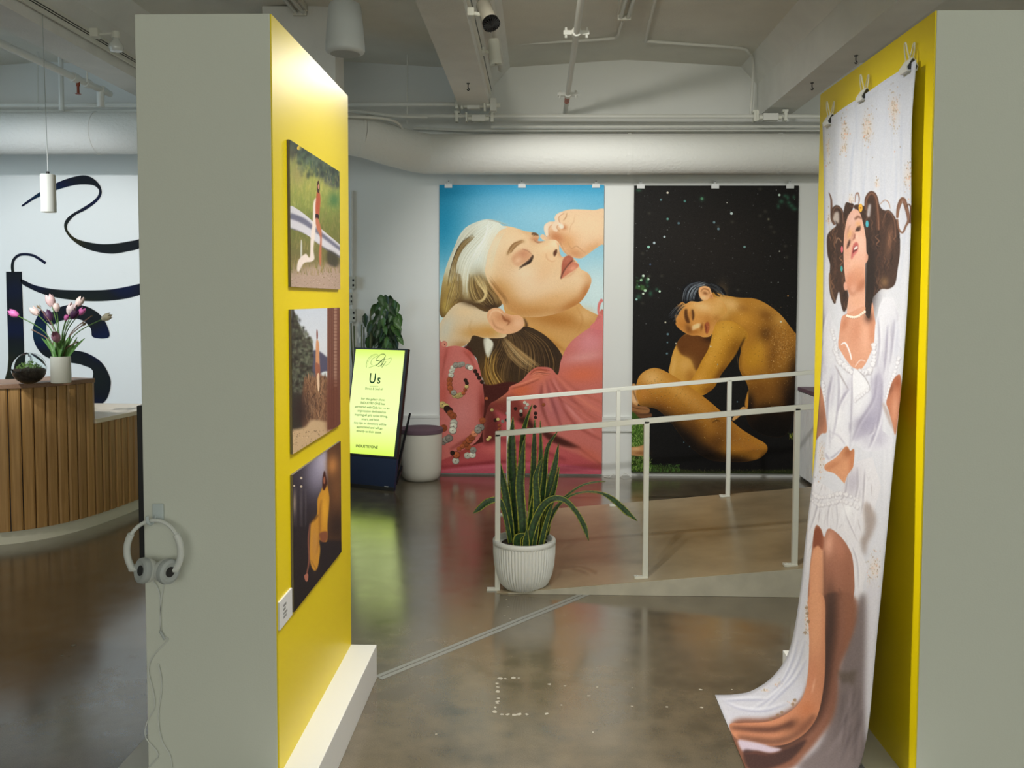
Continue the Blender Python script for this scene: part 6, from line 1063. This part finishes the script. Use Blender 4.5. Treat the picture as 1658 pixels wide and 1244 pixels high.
letter([(672, 650), (782, 650), (772, 570), (722, 490), (640, 435), (540, 414), (440, 430), (370, 478), (335, 560), (345, 650), (400, 720), (500, 740), (620, 762), (730, 830), (788, 930), (796, 1000), (770, 1090), (715, 1142), (640, 1190), (500, 1210), (380, 1190), (380, 1100), (500, 1120), (600, 1120), (670, 1080), (690, 1000), (672, 910), (600, 852), (505, 832), (380, 815), (270, 740), (235, 620), (255, 500), (270, 470), (300, 520), (350, 590), (400, 560), (470, 525), (540, 515), (610, 538), (655, 590)][:24]+[(500, 1120), (600, 1120), (670, 1080), (690, 1000), (672, 910), (600, 852), (505, 832), (400, 812), (310, 770), (262, 690), (255, 600), (300, 500), (330, 470), (420, 545), (470, 525), (540, 515), (610, 538), (655, 590)][:0]+[(672, 910), (600, 852), (505, 832), (400, 815), (310, 775), (250, 690), (240, 580), (280, 480), (300, 460), (360, 560), (440, 530), (540, 515), (610, 538), (655, 590)], C3, 'big black letter S painted on the wall behind the vase of tulips')
# ---------------------------------------------------------------- reception desk
OAK = wood('oak_slat', (.47, .27, .095), (.33, .175, .055)); OAKT = wood('oak_counter', (.34, .20, .12), (.24, .13, .075), (4, 40, 40)); PALE = mat('pale_worktop', (.72, .62, .48), .4)
front = smooth([(x, y, 0) for x, y in ((-4.6, 5.25), (-4.2, 5.08), (-3.7, 5.06), (-3.285, 5.20), (-3.11, 5.31), (-3.0, 5.455), (-2.915, 5.67), (-2.868, 5.92), (-2.845, 6.10), (-2.83, 6.5))], n=10)
def walk(path, s):
    for p, q in zip(path, path[1:]):
        l = (q-p).length
        if s <= l: return p.lerp(q, s/l), (q-p).normalized()
        s -= l
    return path[-1], (path[-1]-path[-2]).normalized()
total = sum((q-p).length for p, q in zip(front, front[1:]))
desk = thing('reception_desk', 'curved reception desk faced with vertical oak slats on a pale kick plate', 'desk', (-3.3, 5.6, 0))
SLW = .0665; n = int(total/SLW); ZH, ZL = .955, .685; split = None; meshes = {}
for i in range(n):
    p, d = walk(front, (i+.5)*SLW); high = p.y < 5.66 or p.x < -2.95; zt_ = ZH if high else ZL
    if not high and split is None: split = (p, d)
    if zt_ not in meshes:
        b = BM(); prism(b, [(-SLW/2+.0022, 0), (-SLW/2+.0022, .016), (-SLW/2+.012, .024), (SLW/2-.012, .024), (SLW/2-.0022, .016), (SLW/2-.0022, 0)], zt_-.085, lambda x, y, t: (x, -y, .085+t)); s_ = obj('slat', b, OAK, desk); meshes[zt_] = s_
    else: s_ = meshes[zt_].copy(); COL.objects.link(s_); s_.parent = desk
    s_.location = local(desk, (p.x, p.y, 0)); s_.rotation_euler = (0, 0, math.atan2(d.y, d.x))
def offset(path, k): return [p+Vector((-(path[min(i+1, len(path)-1)]-path[max(i-1, 0)]).normalized().y, (path[min(i+1, len(path)-1)]-path[max(i-1, 0)]).normalized().x, 0))*k for i, p in enumerate(path)]
def shell(path, k0, k1, z0, z1):
    a, c = offset(path, k0), offset(path, k1); b = BM(); prism(b, [(v.x-desk.location.x, v.y-desk.location.y) for v in a+c[::-1]], z1-z0, lambda x, y, t: (x, y, z0+t)); return b
k_ = next(i for i, p in enumerate(front) if p.y > split[0].y-SLW/2 and p.x > -2.95); s0_ = split[0]-split[1]*SLW/2; hi = front[:k_]+[s0_]; lo = [s0_]+[p for p in front[k_:] if (p-s0_).length > .02]
obj('carcass', shell(hi, .001, .08, .08, ZH), BLACK, desk); obj('low_carcass', shell(lo, .001, .30, .08, ZL), BLACK, desk)
obj('kick_plate', shell(front, .012, .06, 0, .084), mat('kick_plate', (.78, .76, .62), .5), desk)
b = BM(); bx(b, local(desk, (split[0].x-.30, split[0].y-.03, ZL)), local(desk, (split[0].x+.0, split[0].y-.012, ZH))); obj('end_panel', b, OAK, desk)
a, c = offset(hi, -.035), offset(hi, .36); b = BM(); prism(b, [(v.x+3.3, v.y-5.6) for v in a+c[::-1]], .028, lambda x, y, t: (x, y, t)); tag(obj('countertop', b, OAKT, loc=(-3.3, 5.6, ZH), bevel=.003), 'raised curved wooden countertop holding the vase and terrarium', 'countertop')
a, c = offset(lo, -.03), offset(lo, .55); b = BM(); prism(b, [(v.x+3.1, v.y-6.0) for v in a+c[::-1]], .03, lambda x, y, t: (x, y, t)); tag(obj('worktop', b, PALE, loc=(-3.1, 6.0, ZL), bevel=.003), 'low pale worktop beside the raised reception counter', 'worktop')
ZT = ZH+.028
# terrarium
p = atY(47, 594, 5.22); t = thing('terrarium', 'round glass terrarium with moss and dark soil on the reception counter', 'terrarium', (p.x, 5.22, ZT+.001)); RG = .096
GL = bpy.data.materials.new('clear_glass'); GL.use_nodes = True; g = GL.node_tree.nodes['Principled BSDF']; g.inputs['Transmission Weight'].default_value = 1; g.inputs['Roughness'].default_value = .02; g.inputs['IOR'].default_value = 1.2; g.inputs['Base Color'].default_value = (.95, 1, 1, 1)
b = BM(); bmesh.ops.create_uvsphere(b, u_segments=40, v_segments=24, radius=RG); ax = Vector((-.25, -.8, .55)).normalized(); bmesh.ops.delete(b, geom=[v for v in b.verts if v.co.normalized().dot(ax) > .80], context='VERTS'); bmesh.ops.translate(b, verts=b.verts, vec=(0, 0, RG)); o = obj('glass_bowl', b, GL, t, sm=True); md = o.modifiers.new('s', 'SOLIDIFY'); md.thickness = .003
b = BM(); lathe(b, [(.03, .006), (.065, .025), (.084, .05), (.092, .085), (.08, .095), (.04, .100), (.004, .1)], 40); obj('soil', b, SOIL, t, sm=True)
b = BM(); R = random.Random(2)
for k in range(260):
    a = R.uniform(0, 6.3); r = .07*math.sqrt(R.random()); z = .095+R.uniform(0, .06)*(1-r/.085); m = Matrix.Translation((r*math.cos(a), r*math.sin(a), z)) @ Euler((R.uniform(0, 3), R.uniform(0, 3), 0)).to_matrix().to_4x4()
    vs = [b.verts.new(m @ Vector(q)) for q in ((-.006, 0, 0), (0, -.004, .002), (.007, 0, 0), (0, .004, .002))]; b.faces.new(vs)
o = obj('moss', b, mat('moss', (.13, .24, .05), .7, var=.5, vscale=60), t); o['kind'] = 'stuff'
# vase and tulips
VY = 5.30; p = atY(98.5, 600, VY); vx = p.x; t = thing('vase', 'pale grey cylinder vase of tulips on the reception counter', 'vase', (vx, VY, ZT+.001))
b = BM(); lathe(b, [(.048, 0), (.056, .004), (.058, .02), (.0565, .16), (.0555, .163), (.051, .163), (.051, .15), (.048, .02), (.002, .018)], 48); obj('body', b, mat('vase_glaze', (.62, .62, .54), .5), t, sm=True)
STEM = mat('tulip_stem', (.07, .15, .03), .5); TLEAF = leaf_mat('tulip_leaf', (.09, .21, .05), (.10, .23, .05), False); TW = mat('twig', (.16, .09, .06), .7)
R = random.Random(11); top = Vector((vx, VY, ZT+.155))
TC = dict(pink=(.62, .42, .40), pale=(.72, .56, .50), mag=(.55, .13, .34), dark=(.05, .012, .045), white=(.78, .64, .62), cream=(.74, .66, .48), mauve=(.42, .2, .27), bud=(.17, .12, .06))
TM = {k: mat('petal_'+k, v, .5, var=.18, vscale=25) for k, v in TC.items()}
def tulip(x, y, kind, size, label, dy, woody=False):
    q = atY(x/4.443, 400+y/4.443, VY+dy); t = thing('tulip', label, 'flower', top, 'tulips in the vase'); e_ = q-top; d = e_.normalized()
    mid = Vector((e_.x*.35, e_.y*.4, e_.z*.6)); path = smooth([Vector((R.uniform(-.02, .02), R.uniform(-.02, .02), -.13)), Vector((e_.x*.08, e_.y*.1, 0)), mid, e_], n=5); b = BM(); tube(b, path, .0032, 6); obj('stem', b, TW if woody else STEM, t, sm=True)
    up_ = (path[-1]-path[-3]).normalized(); rot = up_.to_track_quat('Z', 'Y').to_matrix().to_4x4(); n = 5 if size > .014 else 3
    for k in range(n):
        a = k*2*math.pi/n+R.uniform(-.2, .2); b = BM(); rows = []
        for i in range(6):
            f = i/5; rr = size*(.35+.65*math.sin(min(1, f*1.25)*math.pi*.62))*(1-.35*f*f); h = size*2.5*f-size*.4; w = .85*math.sin(max(.12, min(.97, f*.86+.12))*math.pi)
            rows.append([b.verts.new(e_+rot @ Vector((rr*math.cos(a+s*w), rr*math.sin(a+s*w), h))) for s in (-1, -.5, 0, .5, 1)])
        for i in range(5):
            for j in range(4): b.faces.new((rows[i][j], rows[i][j+1], rows[i+1][j+1], rows[i+1][j]))
        o = obj('petal', b, TM[kind], t, sm=True)
    if not woody and size > .014:
        for k in range(2):
            a = R.uniform(-1, 1); l = R.uniform(.10, .17); s0 = Vector((e_.x*.1, R.uniform(-.03, .03), -.02))
            obj('leaf', blade([s0, s0+Vector((e_.x*.12+a*.02, R.uniform(-.02, .02), l*.5)), s0+Vector((e_.x*.34+a*.04, R.uniform(-.04, .03), l))], [.012, .024, .003], fold=.4, face=Vector((R.uniform(-.6, .6), -1, .1))), TLEAF, t, sm=True)
for a in ((122, 492, 'mag', .026, 'magenta tulip leaning furthest left out of the vase', 0), (268, 482, 'pale', .026, 'pale pink tulip on the left of the bunch beside a brown bud', -.02), (372, 418, 'pink', .032, 'large soft pink tulip standing tallest left of centre', .02), (408, 456, 'pale', .022, 'small pale tulip tucked under the tallest pink one', -.02), (362, 522, 'dark', .030, 'near-black tulip on the left of the bunch', .02), (500, 474, 'white', .030, 'white-pink tulip in the middle right of the bunch', -.01), (522, 506, 'dark', .026, 'near-black tulip below the white-pink one', -.02), (572, 482, 'mag', .022, 'magenta tulip right of the white-pink one', .01), (560, 414, 'pale', .026, 'pale pink tulip at the top right of the bunch', .03), (744, 516, 'cream', .026, 'cream tulip leaning furthest right out of the vase', 0), (410, 672, 'mauve', .030, 'mauve tulip hanging low in front of the vase mouth', -.06), (474, 522, 'mag', .016, 'small pink tulip bloom below the white-pink one', -.03)): tulip(*a)
for a in ((288, 440, 'bud', .012, 'brown pointed bud on a twig at the upper left of the bunch', 0, True), (240, 600, 'bud', .007, 'tiny bud on a twig at the lower left of the bunch', 0, True), (595, 562, 'bud', .012, 'brown bud on the right of the bunch', -.01, True), (545, 688, 'bud', .009, 'small bud low on the right beside the vase mouth', -.02, True), (655, 500, 'bud', .005, 'thin green shoot pointing up on the right of the bunch', 0, True)): tulip(*a)
# pendant lamp over the desk
p = atY(79, 344, 5.0); t = thing('pendant_lamp', 'slim white cylinder pendant lamp hanging over the reception desk', 'lamp', (p.x, 5.0, p.z))
b = BM(); lathe(b, [(.034, .012), (.0385, 0), (.0405, .002), (.0405, .212), (.038, .214), (.002, .214)], 36); obj('shade', b, mat('lamp_white', (.70, .72, .66), .5), t, sm=True)
b = BM(); lathe(b, [(.002, .010), (.036, .010), (.036, .014), (.002, .014)], 30); em = bpy.data.materials.new('lamp_glow'); em.use_nodes = True; em.node_tree.nodes['Principled BSDF'].inputs['Emission Color'].default_value = (1, .97, .9, 1); em.node_tree.nodes['Principled BSDF'].inputs['Emission Strength'].default_value = 1.2; obj('diffuser', b, em, t)
b = BM(); lathe(b, [(.008, .214), (.0085, .23), (.004, .232)], 16); obj('cord_grip', b, DKMET, t); b = BM(); tube(b, [(0, 0, .23), (-.012, .0, 1.27)], .0028, 6); obj('cord', b, mat('cord_grey', (.45, .48, .46), .6), t)
# ---------------------------------------------------------------- monitor and headphones on the left partition
t = thing('wall_monitor', 'black flat monitor mounted on the outer left side of the left partition', 'monitor', (-1.114, 2.96, .94))
b = BM(); bx(b, (-.052, -.44, -.255), (-.012, .44, .25)); obj('casing', b, BLACK, t, bevel=.003)
b = BM(); bx(b, (-.0535, -.42, -.235), (-.0515, .42, .235)); obj('screen', b, mat('monitor_glass', (.01, .01, .012), .1), t); b = BM(); bx(b, (-.013, -.1, -.1), (.001, .1, .1)); obj('wall_bracket', b, DKMET, t)
HPW = mat('headphone_white', (.66, .68, .66), .4); HPG = mat('headphone_grey', (.42, .45, .45), .6)
c0 = atY(250, 892, 2.40); t = thing('headphones', 'white over-ear headphones hanging from a hook on the left partition', 'headphones', c0)
b = BM(); ring = [(.076*math.cos(a), -.006*math.cos(2*a), .084*math.sin(a)) for a in np.linspace(math.radians(-32), math.radians(212), 30)]; pts, frm = frames([Vector(p) for p in ring])
tube(b, ring, [.0055]*30, 8); obj('headband', b, HPW, t, sm=True)
for s in (-1, 1):
    b = BM(); tube(b, [Vector((s*.076*math.cos(a), -.004, .084*math.sin(a))) for a in np.linspace(math.radians(-40), math.radians(34), 8)], .0095, 10); obj('slider', b, HPW, t, sm=True)
    m = Matrix.Translation((-.017 if s < 0 else .034, -.010, -.053)) @ Euler((math.radians(78 if s < 0 else 92), 0, math.radians(-38 if s < 0 else 62))).to_matrix().to_4x4()
    b = BM(); lathe(b, [(.014, -.022), (.026, -.018), (.033, -.006), (.034, .004)], 32, mat=m); o = obj('ear_cup', b, HPW, t, sm=True)
    b = BM(); lathe(b, [(.034, .004), (.036, .010), (.034, .020), (.026, .024), (.015, .020)], 32, mat=m); obj('ear_pad', b, HPG, t, sm=True)
    b = BM(); lathe(b, [(.001, .0185), (.0145, .0185), (.0145, .021), (.001, .021)], 24, mat=m); obj('speaker_mesh', b, BLACK, t)
    b = BM(); a = Vector((s*.068, -.005, -.05)); tube(b, [a, a.lerp(m.translation, .75)], .008, 8); obj('yoke', b, HPW, t, sm=True)
for pts, nm in (([(241, 932), (258, 960), (260, 1010), (262, 1030), (272, 1036), (250, 1060), (240, 1085), (248, 1120), (250, 1145), (238, 1170), (236, 1195), (256, 1222), (240, 1244), (215, 1275)], 'cable'), ([(268, 936), (262, 965), (259, 1005), (262, 1028)], 'cable'), ([(256, 1075), (262, 1110), (256, 1160), (262, 1200), (276, 1225), (278, 1262)], 'cable')):
    b = BM(); tube(b, [atY(x, y, 2.436)-c0 for x, y in [(v.x, v.y) for v in smooth([(x, y, 0) for x, y in pts], n=4)]], .0016, 6); obj(nm, b, HPW, t, sm=True)
b = BM(); tube(b, [atY(259, 1022, 2.434)-c0, atY(267, 1036, 2.434)-c0], .0038, 8); obj('cable_splitter', b, HPG, t)
p = atY(255, 830, 2.437); t = thing('adhesive_hook', 'small clear plastic hook holding the headphones on the left partition', 'hook', p); HK = mat('hook_plastic', (.55, .62, .64), .15)
b = BM(); bx(b, (-.014, -.004, -.028), (.018, .003, .025)); obj('back_plate', b, HK, t, bevel=.003); b = BM(); tube(b, smooth([(-.004, -.003, -.01), (-.006, -.025, -.026), (-.009, -.042, -.018), (-.010, -.044, .0)], n=5), .0045, 8); obj('hook', b, HK, t, sm=True)
# ---------------------------------------------------------------- small wall boxes at the left edge of the print wall
for x0, y0, x1, y1, d, lab in ((566, 448, 577, 468, .05, 'small wall control box highest beside the yellow panel'), (566, 500, 578, 521, .05, 'lower wall control box with two buttons beside the plant'), (564, 474, 572.5, 494, .03, 'flat wall switch plate between the two control boxes')):
    a, c = atY(x0, y0, YB), atY(x1, y1, YB); t = thing('wall_control', lab, 'wall switch', (a.x, YB, c.z)); b = BM(); bx(b, (0, -d, 0), (c.x-a.x, .001, a.z-c.z)); obj('box', b, mat('control_box', (.55, .55, .48), .5), t, bevel=.004)
    b = BM(); [bx(b, ((c.x-a.x)*.6, -d-.004, (a.z-c.z)*f), ((c.x-a.x)*.85, -d, (a.z-c.z)*(f+.18))) for f in (.2, .6)]; obj('button', b, DKMET, t)
run('wall_conduit', [(atY(570, 520, YB).x, YB-.015, .3), (atY(570, 300, YB).x, YB-.015, 2.42)], .012, 'thin vertical conduit at the left end of the print wall')
# ---------------------------------------------------------------- floor marks, tape, cable
t0, t1 = atZ(612, 1098), atZ(985, 947); d = (t1-t0); s = Vector((-d.y, d.x, 0)).normalized(); t = thing('floor_tape', 'pale double line of tape running across the floor to the ramp', 'tape', t0); TP = mat('floor_tape', (.30, .305, .28), .4)
for w0, w1 in ((-.026, -.004), (.002, .022)):
    b = BM(); q = [b.verts.new(v) for v in (s*w0, d+s*w0, d+s*w1, s*w1)]; f = b.faces.new(q); r = bmesh.ops.extrude_face_region(b, geom=[f]); bmesh.ops.translate(b, verts=[v for v in r['geom'] if isinstance(v, bmesh.types.BMVert)], vec=(0, 0, .0015)); obj('strip', b, TP, t)
b = BM(); R = random.Random(3)
def fleck(x, y, r):
    p = atZ(x, y, .0006); n = R.randint(5, 8); b.faces.new([b.verts.new(p+Vector((r*R.uniform(.5, 1.2)*math.cos(a), r*R.uniform(.5, 1.2)*math.sin(a), 0))) for a in [2*math.pi*k/n for k in range(n)]])
for x, y, r in ((810, 1099, .012), (818, 1099, .008), (831, 1098, .011), (840, 1098, .006), (805, 1107, .009), (806, 1113, .008), (806, 1120, .011), (807, 1131, .008), (806, 1136, .010), (805, 1139, .008), (802, 1146, .008), (801, 1153, .012), (813, 1157, .008), (822, 1157, .009), (833, 1158, .011), (841, 1157, .013), (853, 1157, .008), (885, 1156, .010), (890, 1108, .009), (915, 1111, .006), (953, 1127, .009), (967, 1113, .005), (1023, 1144, .006), (1080, 1145, .006), (1134, 1117, .008), (1136, 1146, .007), (909, 1142, .004), (706, 1189, .005), (960, 1186, .006), (1024, 1114, .004), (1185, 1117, .005), (820, 971, .006), (817, 997, .006), (823, 983, .007), (886, 983, .005), (826, 1002, .006), (879, 998, .004), (720, 1040, .004), (120, 1045, .012), (100, 1062, .006)): fleck(x, y, r)
o = obj('paint_flecks', b, mat('fleck_paint', (.40, .37, .30), .7)); o['kind'] = 'stuff'; tag(o, 'pale paint and tape flecks stuck to the concrete floor', 'floor marks')
run('floor_cable', smooth([(.56, 7.45, .006), (.60, 7.42, .006), (.64, 7.47, .02), (.69, 7.44, .006), (.74, 7.47, .03), (.79, 7.44, .006)], n=4), .005, 'short white cable coiled at the wall foot between the two prints', 'cable', 6)
